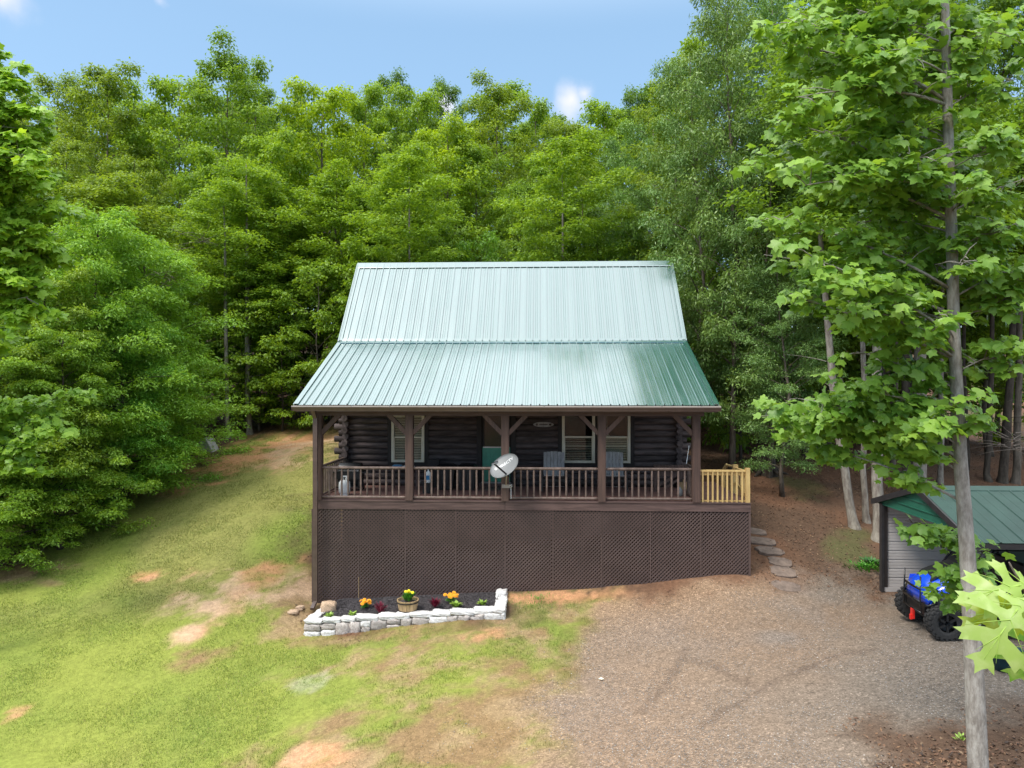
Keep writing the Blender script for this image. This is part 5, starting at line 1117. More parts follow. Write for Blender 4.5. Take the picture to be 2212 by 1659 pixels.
# low leafy side shoots on its trunk
r = np.random.RandomState(31)
sh_pts = [G(2060, 1500)]
sp0 = P(2128, 1560, 9.3); sp0.z = gz(sp0.x, 9.3)
poplar('young tulip sapling leaning over the blue vehicle beside the big trunk', [sp0, P(2120, 1400, 9.4), P(2105, 1250, 9.5), P(2095, 1170, 9.5), P(2085, 1110, 9.5)], [.02, .016, .013, .01, .006],
 [(P(0,1150,9.5).z,1955,1125,9.4,.16),(P(0,1170,9.5).z,1990,1150,9.3,.16),(P(0,1150,9.5).z,2050,1160,9.2,.15),(P(0,1260,9.5).z,2030,1225,9.2,.14),(P(0,1290,9.5).z,2010,1275,9.2,.13),(P(0,1230,9.5).z,2060,1240,9.1,.15),(P(0,1200,9.5).z,2120,1190,9.3,.16),(P(0,1240,9.5).z,2130,1240,9.2,.14)], .15, (.9, .95, 1.0), 33, per=5, name='sapling', m='bark_dark')
# the left poplar
pl = [P(-70, 1300, 15.0), P(-65, 1000, 15), P(-50, 700, 15), P(-40, 400, 15), P(-30, 200, 15), P(-25, 110, 15)]; pl[0].z = gz(pl[0].x, 15.0) - .2
zz_ = lambda py: P(0, py, 15).z
poplar('bright yellow-green tulip poplar at the left picture edge', pl, [.16, .13, .11, .09, .05, .02],
 [(zz_(160),0,135,15,.5),(zz_(220),30,180,14.6,.6),(zz_(260),60,250,14.6,.6),(zz_(320),85,330,15,.6),(zz_(400),95,400,14.4,.6),(zz_(460),120,440,14.8,.45),(zz_(300),10,270,14.2,.7),(zz_(420),20,380,14.2,.7),(zz_(520),100,520,14.8,.5),(zz_(520),40,480,14.3,.7),(zz_(600),60,560,14.6,.6),(zz_(200),-20,220,14.2,.7),(zz_(350),-10,350,14,.7),(zz_(480),-10,470,14,.7),(zz_(620),0,600,14,.6),(zz_(560),130,560,15,.3),(zz_(680),60,640,14.4,.7),(zz_(640),100,610,14.8,.5),(zz_(740),20,720,14.4,.7),(zz_(260),90,300,15.4,.5),(zz_(150),20,170,14.8,.5),(zz_(380),50,330,14,.7)], .23, (1.4, 1.32, .8), 41, per=22)
pb = P(-70, 1150, 16.0); pb.z = gz(pb.x, 16.0) - .1
poplar('young tulip tree with broad light leaves low at the left edge', [pb, P(-65, 1000, 16), P(-60, 850, 16)], [.04, .03, .01],
 [(P(0,1000,16).z,110,905,15.6,.4),(P(0,960,16).z,190,840,15.6,.3),(P(0,960,16).z,60,860,15.4,.4),(P(0,1000,16).z,30,960,15.4,.4),(P(0,950,16).z,140,930,15.2,.35),(P(0,980,16).z,80,1010,15.4,.3),(P(0,900,16).z,0,880,15.2,.4)], .2, (1.25, 1.2, .9), 43, per=12, name='sapling', m='bark_dark')

# ------------------------------------------------------------ carport shed
YbS, YrS, YeS = 17.5, 15.8, 13.75
a = P(1903, 1277, YbS); SX = a.x; sz0 = a.z
ridz = P(1986, 1053, YrS).z; bez = P(1890, 1080, YbS+.35).z; fez = P(2110, 1174, YeS).z
SX1 = SX + 7.2
M['shedgable'] = mat('gable_green_steel', (.022, .115, .075), .4, vary=.1, spec=.5)
shed = empty('carport_shed', (SX, YbS, sz0), 'open-fronted shed with green metal roof and grey ribbed steel back wall', 'shed'); shi = -Vector(shed.location)
def sp(mb, name, m, parent=None, smooth=False):
    o = mb.build(name, m, parent or shed, smooth)
    if parent is None: o.location = shi
    return o
wt = P(0, 1082, YbS).z
rows = 9; ph = (wt + .05 - sz0 - .12) / rows
for k in range(rows):
    b = MB(); z = sz0 + .12 + k*ph; prof = [(0, z), (-.022, z+.012), (-.022, z+ph*.30), (-.012, z+ph*.33), (-.022, z+ph*.36), (-.022, z+ph*.62), (-.012, z+ph*.65), (-.022, z+ph*.68), (-.022, z+ph-.022), (0, z+ph-.012), (0, z+ph)]
    n = len(prof); b.add([(x, YbS+y, zz) for x in (SX+.10, SX1) for y, zz in prof] , [(i, n+i, n+i+1, i+1) for i in range(n-1)]); sp(b, 'wall_panel', M['shedwall'])
b = MB(); b.box((SX+.05, YbS-.05, sz0+.0), (SX+1.9, YbS+.05, sz0+.12)); sp(b, 'sill', M['shedwall'])
b = MB(); b.box((SX-.02, YbS-.08, sz0), (SX+.045, YbS+.04, wt+.1)); sp(b, 'corner_post', M['shedtrim'])
b = MB(); b.box((SX+.047, YbS-.06, sz0+.12), (SX+.13, YbS-.0, wt+.06)); sp(b, 'corner_trim', M['trim'])
b = MB(); b.tube([(SX+.62, YbS-.08, sz0+.07), (SX+.62, YbS-.06, sz0+.15)], .03, 8); sp(b, 'anchor', M['black'])
px2 = P(2047, 0, YbS).x
b = MB(); b.box((px2-.02, YbS-.10, sz0), (px2+.06, YbS-.03, wt)); sp(b, 'corner_post', M['shedtrim'])
for x in (SX+.06, SX1-.1):
    b = MB(); zf = gz(x, YeS+.3); b.box((x-.04, YeS+.25, zf-.1), (x+.04, YeS+.33, fez+.1)); sp(b, 'corner_post', M['shedtrim'])
def slope(y0, z0, y1, z1, x0, x1, n):
    v = Vector((0, y1-y0, z1-z0)); ln = v.length; v.normalize(); nn = Vector((0, -v.z, v.y)); nn = nn if nn.z > 0 else -nn; w_ = (x1-x0)/n
    for k in range(n):
        b = MB(); prof = []
        for j in range(2):
            a_ = x0 + w_*k + w_*j/2; q = w_/2; prof += [(a_, 0), (a_+.012, .02), (a_+.035, .02), (a_+.047, 0), (a_+q*.5, 0), (a_+q*.52, .005), (a_+q*.6, .005), (a_+q*.62, 0)]
        prof.append((x0+w_*(k+1), 0)); m_ = len(prof); p0 = Vector((0, y0, z0)); vs = [p0 + v*ln*s + nn*(h + th) + Vector((x, 0, 0)) for th in (.012, 0) for s in (0, 1) for x, h in prof]
        fs = [(i, i+1, m_+i+1, m_+i) for i in range(m_-1)] + [(2*m_+i, 3*m_+i, 3*m_+i+1, 2*m_+i+1) for i in range(m_-1)] + [(i, 2*m_+i, 2*m_+i+1, i+1) for i in range(m_-1)]
        b.add(vs, fs); sp(b, 'roof_panel', M['shedgreen'])
slope(YeS, fez, YrS, ridz, SX-.02, SX1+.1, 8); slope(YbS+.35, bez, YrS, ridz, SX-.02, SX1+.1, 8)
b = MB(); b.add([(x, y, z) for x in (SX-.06, SX1+.12) for y, z in ((YrS-.17, ridz-.055), (YrS-.165, ridz-.03), (YrS, ridz+.045), (YrS+.17, ridz-.04))], [(0,4,5,1),(1,5,6,2),(2,6,7,3)]); sp(b, 'ridge_cap', M['shedgreen'])
for (ya, za, yb, zb__) in ((YeS-.02, fez, YrS, ridz), (YbS+.38, bez, YrS, ridz)):
    b = MB(); b.beam((SX-.045, ya, za-.04), (SX-.045, yb, zb__-.04), .04, .13); sp(b, 'rake_trim', M['shedtrim'])
b0 = (bez + fez)/2 + .03
for k in range(4):
    za, zb3 = b0 + (ridz-b0)*k/4, b0 + (ridz-b0)*(k+1)/4
    ya = lambda z: YeS + (YrS-YeS)*(z-fez)/(ridz-fez) + .03
    yb3 = lambda z: YbS+.35 - (YbS+.35-YrS)*(z-bez)/(ridz-bez) - .03
    b = MB(); b.add([(SX+.02+dx, y, z) for dx in (0, .012) for y, z in ((ya(za), za), (yb3(za), za), (yb3(zb3-.005), zb3-.012), (ya(zb3-.005), zb3-.012))], [(0,1,2,3),(7,6,5,4),(0,4,5,1),(1,5,6,2),(2,6,7,3),(3,7,4,0)]); b.box((SX, ya(za)+.02, za), (SX+.02, yb3(za)-.02, za+.018)); sp(b, 'gable_panel', M['shedgable'])
b = MB(); b.box((SX, YeS, fez-.11), (SX1, YeS+.04, fez-.01)); sp(b, 'eave_beam', M['shedtrim'])
# green curtain wall inside, seen between the leaves
b = MB(); b.box((px2+.9, YbS-.25, sz0), (SX1-.2, YbS-.2, wt-.1)); sp(b, 'inner_wall', M['shedgreen'])
# ------------------------------------------------------------ blue utility vehicle, nose to the left
Yn, Yf = 14.25, 15.55
wn = P(2045, 1345, Yn); gnd = gz(wn.x, Yn) 
R_ = .335; ux = wn.x
utv = empty('utility_vehicle', (ux, (Yn+Yf)/2, gnd), 'blue and black off-road side-by-side vehicle with knobbly tyres parked in front of the shed', 'off-road vehicle', rz=-.05)
hw = (Yf-Yn)/2
def wheel(x, y, s):
    b = MB(); w_ = .13; M_ = Matrix.Translation((x, y, R_)) @ Matrix.Rotation(pi/2, 4, 'X')
    b.lathe([(.17, -w_*.8), (.22, -w_*.95), (R_*.86, -w_), (R_*.97, -w_*.8), (R_*.985, 0), (R_*.97, w_*.8), (R_*.86, w_), (.22, w_*.95), (.17, w_*.8)], 28, M_)
    wh = b.build('wheel', M['tyre'], utv)
    k = MB()
    for i in range(20):
        a_ = 2*pi*i/20
        for j, (u0, u1) in enumerate(((-.125, -.055), (-.035, .035), (.055, .125))):
            aa = a_ + (.16 if j == 1 else 0); k.box((-.03, u0, R_*.95), (.03, u1, R_+.014), Matrix.Translation((x, y, R_)) @ Matrix.Rotation(aa, 4, 'Y'))
        for sg in (-1, 1): k.box((-.022, sg*.118-.012, R_*.80), (.022, sg*.118+.02, R_*.98), Matrix.Translation((x, y, R_)) @ Matrix.Rotation(a_+.08, 4, 'Y'))
    o = k.build('tread', M['tyre'], wh); tag(o, kind='stuff')
    k = MB(); k.lathe([(0, -.02), (.06, -.03), (.07, .0), (.16, .03), (.175, -.06), (.175, .08)], 20, Matrix.Translation((x, y - s*.02, R_)) @ Matrix.Rotation(pi/2*(1 if s < 0 else -1), 4, 'X'))
    for i in range(6):
        k.box((-.02, -.015, .05), (.02, .015, .165), Matrix.Translation((x, y + s*.09, R_)) @ Matrix.Rotation(2*pi*i/6, 4, 'Y'))
    k.build('rim', M['black'], wh)
for x in (0, 2.05):
    for s in (-1, 1): wheel(x, s*hw, s)
def up(b, name, m, parent=None, smooth=False): return b.build(name, m, parent or utv, smooth)
# hood: a lofted shell
def loft(secs, name, m, smooth=True):
    b = MB(); n = len(secs[0]); b.add([p for s in secs for p in s], [(i*n+j, i*n+j+1, (i+1)*n+j+1, (i+1)*n+j) for i in range(len(secs)-1) for j in range(n-1)]); o = up(b, name, m, None, smooth)
    md = o.modifiers.new('thick', 'SOLIDIFY'); md.thickness = .02; return o
def hoodsec(x, z, w_, drop, k=9): return [(x - .10*(1-(2*i/(k-1)-1)**2)*(1 if x < -.2 else .3), w_*(2*i/(k-1)-1), z - drop*abs(2*i/(k-1)-1)**2.6) for i in range(k)]
loft([hoodsec(-.52, .62, .42, .06), hoodsec(-.50, .74, .50, .08), hoodsec(-.40, .86, .58, .12), hoodsec(-.12, .97, .66, .16), hoodsec(.20, 1.04, .70, .20), hoodsec(.45, 1.10, .72, .24)], 'hood', M['utvblue'])
b = MB(); b.add([(-.36, -.30, .90), (-.36, .30, .90), (.40, .36, 1.125), (.40, -.36, 1.125), (-.2, -.34, .975), (-.2, .34, .975)], [(0, 1, 5, 4), (4, 5, 2, 3)]); up(b, 'hood_insert', M['black'])
for s in (-1, 1):
    secs = []
    for i in range(9):
        a_ = pi*(.05 + .9*i/8); secs.append([(-.46*cos(a_) - .0, s*(hw-.28), .36 + .46*sin(a_)), (-.48*cos(a_), s*(hw-.02), .38 + .47*sin(a_)), (-.48*cos(a_), s*(hw+.14), .33 + .47*sin(a_))])
    loft(secs, 'fender', M['black'])
    b = MB(); pl_ = [(-.50, .62), (-.40, .86), (.45, .88), (.85, .80), (1.45, .78), (1.45, .60), (.70, .56), (.50, .72), (-.30, .78)]; b.prism([(x, z) for x, z in pl_], .03, Matrix(((1,0,0,0),(0,0,1,s*(hw-.14)),(0,1,0,0),(0,0,0,1)))); up(b, 'side_panel', M['utvblue'])
    b = MB(); b.lathe([(0, 0), (.05, 0), (.065, -.02), (.06, -.05)], 12, Matrix.Translation((-.56, s*.36, .72)) @ Matrix.Rotation(-pi/2, 4, 'Y')); up(b, 'headlight', M['dishgrey'])
b = MB(); b.box((-.50, -.42, .30), (.6, .42, .60)); b.box((.3, -.62, .26), (2.4, .62, .40)); b.box((-.58, -.38, .34), (-.50, .38, .62)); up(b, 'chassis', M['black'])
b = MB(); b.box((.42, -.66, .40), (.55, .66, 1.0)); up(b, 'dashboard', M['black']); b = MB(); b.box((1.5, -.66, .40), (2.5, .66, .95)); up(b, 'cargo_bed', M['black'])
b = MB()
for y in (-.30, .30): b.box((.95, y-.24, .55), (1.42, y+.24, .72)); b.box((1.36, y-.24, .72), (1.5, y+.24, 1.25))
up(b, 'seat', M['black'])
b = MB()
for s in (-1, 1):
    b.tube([(-.66, s*.34, .98), (-.68, s*.36, .60), (-.66, s*.38, .40), (-.52, s*.38, .34)], .02, 8); b.tube([(-.68, s*.36, .62), (-.60, s*.54, .60), (-.40, s*.60, .66)], .02, 8)
b.tube([(-.685, -.36, .62), (-.70, 0, .62), (-.685, .36, .62)], .02, 8); b.tube([(-.67, -.38, .42), (-.70, 0, .42), (-.67, .38, .42)], .02, 8); b.tube([(-.67, -.34, .80), (-.70, 0, .80), (-.67, .34, .80)], .018, 8)
up(b, 'bull_bar', M['blacksat'], None, True)
b = MB(); b.box((-.74, -.13, .22), (-.68, -.03, .42)); b.box((-.78, -.11, .20), (-.74, -.05, .30)); up(b, 'tow_hook', M['red'])
b = MB()
for s in (-1, 1):
    b.tube([(.42, s*.66, 1.0), (.78, s*.60, 1.78), (1.55, s*.60, 1.80), (1.95, s*.64, .95)], .028, 8); b.tube([(1.55, s*.60, 1.80), (1.45, s*.66, .6)], .026, 8); b.tube([(.62, s*.64, 1.42), (.50, s*.67, 1.45)], .02, 6)
for x, z in ((.78, 1.78), (1.55, 1.80)): b.tube([(x, -.60, z), (x, .60, z)], .026, 8)
up(b, 'roll_cage', M['blacksat'], None, True)
b = MB(); b.add([(.46, -.60, 1.06), (.46, .60, 1.06), (.62, .56, 1.38), (.62, -.56, 1.38)], [(0, 1, 2, 3)]); b.box((.60, -.57, 1.375), (.625, .57, 1.39)); up(b, 'windscreen', M['black'])
b = MB(); b.box((.47, -.60, 1.04), (.50, .60, 1.07)); up(b, 'wiper_cowl', M['steel'])
for s in (-1, 1): b = MB(); b.box((.42, s*.76-.10, 1.36), (.48, s*.76+.08, 1.50)); b.tube([(.50, s*.66, 1.40), (.46, s*.74, 1.42)], .012, 6); up(b, 'mirror', M['black'])
b = MB(); b.lathe([(.15, -.012), (.165, 0), (.15, .012)], 18, Matrix.Translation((.78, -.3, 1.05)) @ Matrix.Rotation(radians(-60), 4, 'Y')); up(b, 'steering_wheel', M['black'])
for s in (-1, 1):
    b = MB(); b.tube([(0, s*.25, .38), (0, s*(hw-.1), .33)], .03, 6); b.tube([(.1, s*.3, .50), (0, s*(hw-.16), .34)], .02, 6); b.tube([(.05, s*.3, .85), (0, s*(hw-.2), .42)], .035, 8); up(b, 'suspension_arm', M['steel'])
me = text_mesh('SE', .13, .002); me.materials.clear(); me.materials.append(M['white']); o = link('lettering', me, utv, loc=(.42, -(hw-.135)-.035, .90), rot=(pi/2, 0, 0))
for o_ in [x for x in COL.objects if x.parent == utv and x.type == 'MESH' and x.name.split('.')[0] not in ('wheel', 'lettering')]:
    for v in o_.data.vertices:
        if o_.name.startswith('suspension'): continue
        if v.co.x < 0: v.co.x *= .72
        v.co.x += .16
        if v.co.z > 1.15: v.co.z = 1.38 + (v.co.z - 1.15) * .58
        elif v.co.z > .6: v.co.z = .6 + (v.co.z - .6) * 1.42
# dark plastic tub at the right edge
c = G(2172, 1448); t = empty('plastic_tub', c, 'dark teal plastic tub on the gravel at the right picture edge, behind the oak leaves', 'tub')
b = MB(); b.lathe([(0, .02), (.20, .02), (.25, .34), (.275, .35), (.275, .37), (.24, .36), (.19, .05), (0, .05)], 20); b.build('tub', M['teal'], t, True)
b = MB(); b.tube([(-.26, 0, .33), (-.3, 0, .38), (-.31, .04, .36)], .012, 6); b.build('handle', M['black'], t)

# ------------------------------------------------------------ stone planter
def rock_mesh(name, seed, m, j=.13, bev=.72):
    r = np.random.RandomState(seed); b = MB(); n = 4; pts = {}; vs = []; fs = []
    def vid(p):
        if p not in pts:
            v = np.array(p, float) / n * 2 - 1; l = np.linalg.norm(v); mx = np.abs(v).max(); s = (v / l * mx**.0) * 1.12; v2 = v * bev + s * (1 - bev); pts[p] = len(vs); vs.append(v2 * .5 + r.normal(0, j * .32, 3) * (np.abs(v) > .4))
        return pts[p]
    for ax in range(3):
        for side in (0, n):
            for i in range(n):
                for k in range(n):
                    q = []
                    for (di_, dk) in ((0,0),(1,0),(1,1),(0,1)):
                        p = [0,0,0]; p[ax] = side; p[(ax+1) % 3] = i+di_; p[(ax+2) % 3] = k+dk; q.append(vid(tuple(p)))
                    fs.append(tuple(q) if side else tuple(q[::-1]))
    b.add(vs, fs); return b.mesh(name, m, True)
STW = [rock_mesh('white_stone', s, M['stone_white']) for s in range(6)]; STF = [rock_mesh('face_stone', 20+s, M['stone_face']) for s in range(6)]
pA = P(655, 1372, 16.42); pB = P(1091, 1333, 16.5); pA.z = gz(pA.x, 16.42); pB.z = gz(pB.x, 16.5)
bedz = gz(-2.5, 17.75) - .02
wallt = empty('stone_planter', ((pA.x+pB.x)/2, 16.5, pA.z), 'low whitewashed stone planter wall round the flower bed at the cabin foot', 'planter'); wi = -Vector(wallt.location)
rs_ = random.Random(9)
def topz(x): t = (x-pA.x)/(pB.x-pA.x); return lerp(P(655, 1338, 16.5).z, P(1091, 1312, 16.55).z, t)
def stone(x, y, z, sx, sy, sz, white, rz=0): o = link('stone', rs_.choice(STW if white else STF), wallt, loc=(x+wi.x, y+wi.y, z+wi.z), rot=(rs_.uniform(-.06, .06) + rs_.choice((0, pi)), rs_.uniform(-.06, .06), rz + rs_.uniform(-.07, .07)), scale=(sx, sy, sz)); return o
def run(p, q, th, hcap=.105):
    p = Vector(p[:2]); q = Vector(q[:2]); L_ = (q-p).length; d = (q-p)/L_; rz = atan2(d.y, d.x); s = 0
    while s < L_ - .06:
        w_ = min(rs_.uniform(.30, .56), L_ - s + .03); c = p + d*(s + w_/2); zt = topz(c.x); stone(c.x, c.y, zt - hcap/2, w_*1.03, th*rs_.uniform(1.0, 1.15), hcap*rs_.uniform(.95, 1.2), True, rz); s += w_
    s = 0
    while s < L_ - .05:
        w_ = min(rs_.uniform(.24, .42), L_ - s + .03); c = p + d*(s + w_/2); zt = topz(c.x) - hcap; g_ = gz(c.x, c.y - .1) - .05; h = zt - g_
        if h > .20 and rs_.random() < .45:
            k = rs_.uniform(.45, .6); stone(c.x, c.y - .02, g_ + h*k/2, w_*1.0, th*.95, h*k*1.08, rs_.random() < .35, rz); stone(c.x, c.y - .02, g_ + h*(k + (1-k)/2), w_, th*.95, h*(1-k)*1.08, rs_.random() < .4, rz)
        else: stone(c.x, c.y - .02, g_ + h/2, w_*1.04, th*.97, h*1.10, rs_.random() < .3, rz)
        s += w_
run((pA.x+.02, 16.52), (pB.x-.02, 16.6), .26)
run((pA.x+.14, 16.66), (pA.x+.34, 17.70), .27); 
pr_ = P(1082, 1284, 17.65)
run((pB.x-.12, 16.72), (pr_.x+.02, 17.70), .26)
stone(pr_.x+.02, 17.6, pr_.z+.02, .27, .32, .2, True)
b = MB(); n_ = 26; ml = []
for i in range(n_+1):
    for j in range(9):
        u = i/n_; v = j/8; x = lerp(lerp(pA.x+.25, pA.x+.42, v), lerp(pB.x-.12, pr_.x, v), u); y = lerp(16.6, 17.81, v); z = topz(x) - .045 + .10*v*(1-u*.5) + rs_.uniform(-.012, .012); ml.append((x, y, z))
b.add(ml, [(i*9+j, (i+1)*9+j, (i+1)*9+j+1, i*9+j+1) for i in range(n_) for j in range(8)])
M['mulch'] = mat('dark_mulch', (.060, .052, .055), .95, scale=25, vary=.7, bump=1, bscale=60)
tag(b.build('mulch_bed', M['mulch'], None), kind='structure')
def mz(x, y): v = (y-16.6)/1.21; return topz(x) - .045 + .10*v
r = np.random.RandomState(2); n = 9000; u = r.rand(n); v = r.rand(n); x = pA.x+.3 + u*(pB.x-.15-pA.x-.3); y = 16.62 + v*1.15; z = np.array([mz(a_, b_) for a_, b_ in zip(x, y)]) - .04*u*v + .01
nv = unit(np.c_[r.normal(0, .5, n), r.normal(0, .5, n), np.ones(n)]); ax = unit(np.cross(nv, unit(r.normal(size=(n, 3))))); V, Fq = quads_scatter(np.c_[x, y, z], nv, ax, r.uniform(.02, .06, n), r.uniform(.01, .02, n), .1)
tag(link('mulch_chips', npmesh('mulch_chips', V, Fq, M['mulch'])), 'shredded dark mulch chips in the flower bed', 'mulch', kind='stuff')
def bedpt(px, py):
    for k in range(120):
        y = 16.5 + k*.011; p = P(px, py, y)
        if p.z < mz(p.x, y) - .0: continue
        return Vector((p.x, y, mz(p.x, y) - .01))
    return Vector((P(px, py, 17.2).x, 17.2, mz(0, 17.2)))
def bedpt2(px, py):
    best = min((abs(P(px, py, 16.62 + k*.01).z - mz(P(px, py, 16.62 + k*.01).x, 16.62 + k*.01)), 16.62 + k*.01) for k in range(115)); p = P(px, py, best[1]); return Vector((p.x, best[1], mz(p.x, best[1]) - .01))
def leafy(t, name, m, n, L_, W_, spread, hgt, seed, up_=.6, z0=0.02):
    r = np.random.RandomState(seed); a_ = r.rand(n)*2*pi; e = r.uniform(up_-.45, up_+.45, n); p0 = np.c_[np.cos(a_), np.sin(a_), 0*a_]*(r.rand(n)[:, None]*spread*.5); p0[:, 2] = z0 + r.rand(n)*hgt*.6
    ax = unit(np.c_[np.cos(a_)*np.cos(e), np.sin(a_)*np.cos(e), np.sin(e)]); nv = unit(np.c_[-np.cos(a_)*np.sin(e), -np.sin(a_)*np.sin(e), np.cos(e)]); V, Fq = quads_scatter(p0, nv, ax, r.uniform(.7, 1.2, n)*L_, np.full(n, W_), .06)
    return link(name, npmesh(name, V, Fq, m), t)
def blossoms(t, m, n, rad, z, seed, s=.045):
    r = random.Random(seed)
    for k in range(n):
        a_ = r.uniform(0, 6.28); q = rad*sqrt(r.random()); b = MB()
        for i in range(10):
            th = i*2*pi/10
            for l, (rr_, zz_) in enumerate(((s, .004), (s*.6, .02))): b.add([(0, 0, zz_-.004), (rr_*cos(th-.3), rr_*sin(th-.3), zz_+.004), (rr_*1.15*cos(th), rr_*1.15*sin(th), zz_-.002), (rr_*cos(th+.3), rr_*sin(th+.3), zz_+.004)], [(0, 1, 2, 3)])
        b.build('blossom', m, t, loc=(q*cos(a_), q*sin(a_), z + r.uniform(-.03, .04)), rot=(r.uniform(0, .7), r.uniform(-.4, .4), 0))
def marigold(px, py, n, label, seed, s=1):
    t = empty('marigold', bedpt2(px, py), label, 'flower'); leafy(t, 'leaves', M['potleaf'], 60, .08*s, .03, .16*s, .12, seed); blossoms(t, M['gold'], n, .13*s, .17*s, seed, .044); return t
marigold(788, 1315, 11, 'orange marigold clump at the left of the flower bed', 1); marigold(974, 1302, 12, 'taller orange marigold at the right of the flower bed', 2, 1.15)
def redplant(px, py, label, seed): t = empty('red_plant', bedpt2(px, py), label, 'plant'); leafy(t, 'leaves', M['redleaf'], 70, .19, .035, .10, .16, seed, 1.0); return t
redplant(822, 1325, 'crimson spiky plant left of the wooden tub', 3); redplant(940, 1314, 'crimson spiky plant right of the wooden tub', 4)
def lime(px, py, label, seed, s=1): t = empty('lime_plant', bedpt2(px, py), label, 'plant'); leafy(t, 'leaves', M['limeleaf'], 46, .11*s, .06*s, .08, .07, seed, .6); return t
lime(711, 1337, 'small lime-green plant just in front of the tan rock', 5); lime(762, 1331, 'small lime-green plant below the left marigold', 6); lime(986, 1312, 'wide lime-green plant in front of the taller marigold', 7, 1.3); lime(1042, 1308, 'lime-green plant nearest the right end of the planter', 8)
tub = bedpt2(881, 1321); t = empty('wooden_tub', tub, 'round wooden stave tub with a dark hoop in the middle of the flower bed', 'plant tub'); ns = 16
for k in range(ns):
    b = MB(); a0 = 2*pi*k/ns + .012; a1 = 2*pi*(k+1)/ns - .012; r0, r1, H_ = .20, .262, .30
    b.add([(rr_*cos(a_), rr_*sin(a_), z) for rr_, z in ((r0, 0), (r1, H_)) for a_ in (a0, a1)] + [((rr_-.022)*cos(a_), (rr_-.022)*sin(a_), z) for rr_, z in ((r0, 0), (r1, H_)) for a_ in (a0, a1)], [(0,1,3,2),(5,4,6,7),(2,3,7,6),(1,5,7,3),(4,0,2,6)]); b.build('stave', M['barrel'], t)
for z, r_ in ((.25, .256), (.05, .214)): b = MB(); b.lathe([(r_-.004, z-.014), (r_+.004, z-.014), (r_+.008, z+.014), (r_, z+.014)], 32); b.build('hoop', M['trim'], t)
b = MB(); b.lathe([(0, .235), (.22, .235)], 16); b.build('soil', M['mulch'], t)
t = empty('potted_flower', tub + Vector((.02, 0, .235)), 'leafy green plant with a few yellow flowers growing in the wooden tub', 'flower'); leafy(t, 'leaves', M['potleaf'], 170, .09, .045, .22, .26, 12, .7); blossoms(t, M['yellow'], 7, .10, .24, 5, .035)
def boulder(name, px, py, s, m, label, seed, cat='rock', p=None, rot=0, j=.2): q = p or G(px, py); return tag(link(name, rock_mesh(name, seed, m, j, .5), None, loc=q + Vector((0, 0, s[2]*.35)), rot=(0, 0, rot), scale=s), label, cat)
boulder('rock', 0, 0, (.34, .25, .26), M['rock'], 'tan rock inside the left end of the flower bed', 41, p=bedpt2(710, 1318))
boulder('rock', 634, 1328, (.24, .22, .09), M['rock'], 'flat tan rock outside the left corner of the planter', 42); boulder('rock', 648, 1318, (.18, .15, .11), M['rock'], 'small tan rock right against the planter left corner', 43)
q = G(452, 974); b = MB()
nn_ = 10; prof = [(-.42, 0), (-.36, .42), (-.22, .62), (-.02, .58), (.22, .34), (.42, 0)]
vs = [(x*k, y, z*(1 if k == 1 else .9)) for y, k in ((-.22, 1), (-.12, 1.04), (.12, 1.0), (.24, .86)) for x, z in prof]; m_ = len(prof)
b.add(vs, [(i*m_+j, i*m_+j+1, (i+1)*m_+j+1, (i+1)*m_+j) for i in range(3) for j in range(m_-1)] + [tuple(range(m_-1, -1, -1)), tuple(3*m_+j for j in range(m_))])
o = b.build('boulder', M['greyrock'], None, False, loc=q - Vector((0, 0, .04)), rot=(0, 0, -.4)); md = o.modifiers.new('bevel', 'BEVEL'); md.width = .04; md.segments = 2; tag(o, 'grey upright boulder at the far edge of the lawn', 'rock')
# stepping stones
for i, (px, py, wx_, wy_) in enumerate(((1628, 1148, .7, .4), (1640, 1168, .9, .42), (1662, 1190, .8, .40), (1684, 1217, .62, .42), (1690, 1238, .66, .5), (1697, 1270, .7, .5))):
    c = G(px, py); r = random.Random(60+i); sq = lambda a_: 1/max(abs(cos(a_)), abs(sin(a_)))**.75; pl_ = [(wx_/2*(1+r.uniform(-.14, .08))*cos(2*pi*k/12)*sq(2*pi*k/12), wy_/2*(1+r.uniform(-.14, .08))*sin(2*pi*k/12)*sq(2*pi*k/12)) for k in range(12)]
    nx_ = (gz(c.x+.3, c.y)-gz(c.x-.3, c.y))/.6; b = MB(); b.prism(pl_, .10); o = b.build('stepping_stone', M['slate'], None, loc=c - Vector((0, 0, .075)), rot=(atan2(gz(c.x, c.y+.3)-gz(c.x, c.y-.3), .6)*.8, -math.atan(nx_), r.uniform(-.3, .3))); md = o.modifiers.new('bevel', 'BEVEL'); md.width = .012
    tag(o, ['flat brown stepping stone half hidden behind the porch corner', 'second stepping stone from the top of the path', 'third stepping stone down the path beside the porch', 'fourth stepping stone, pale and squarish', 'fifth stepping stone, square, at the foot of the slope', 'lowest stepping stone sunk in the gravel'][i], 'stepping stone', 'stepping stones beside the porch')
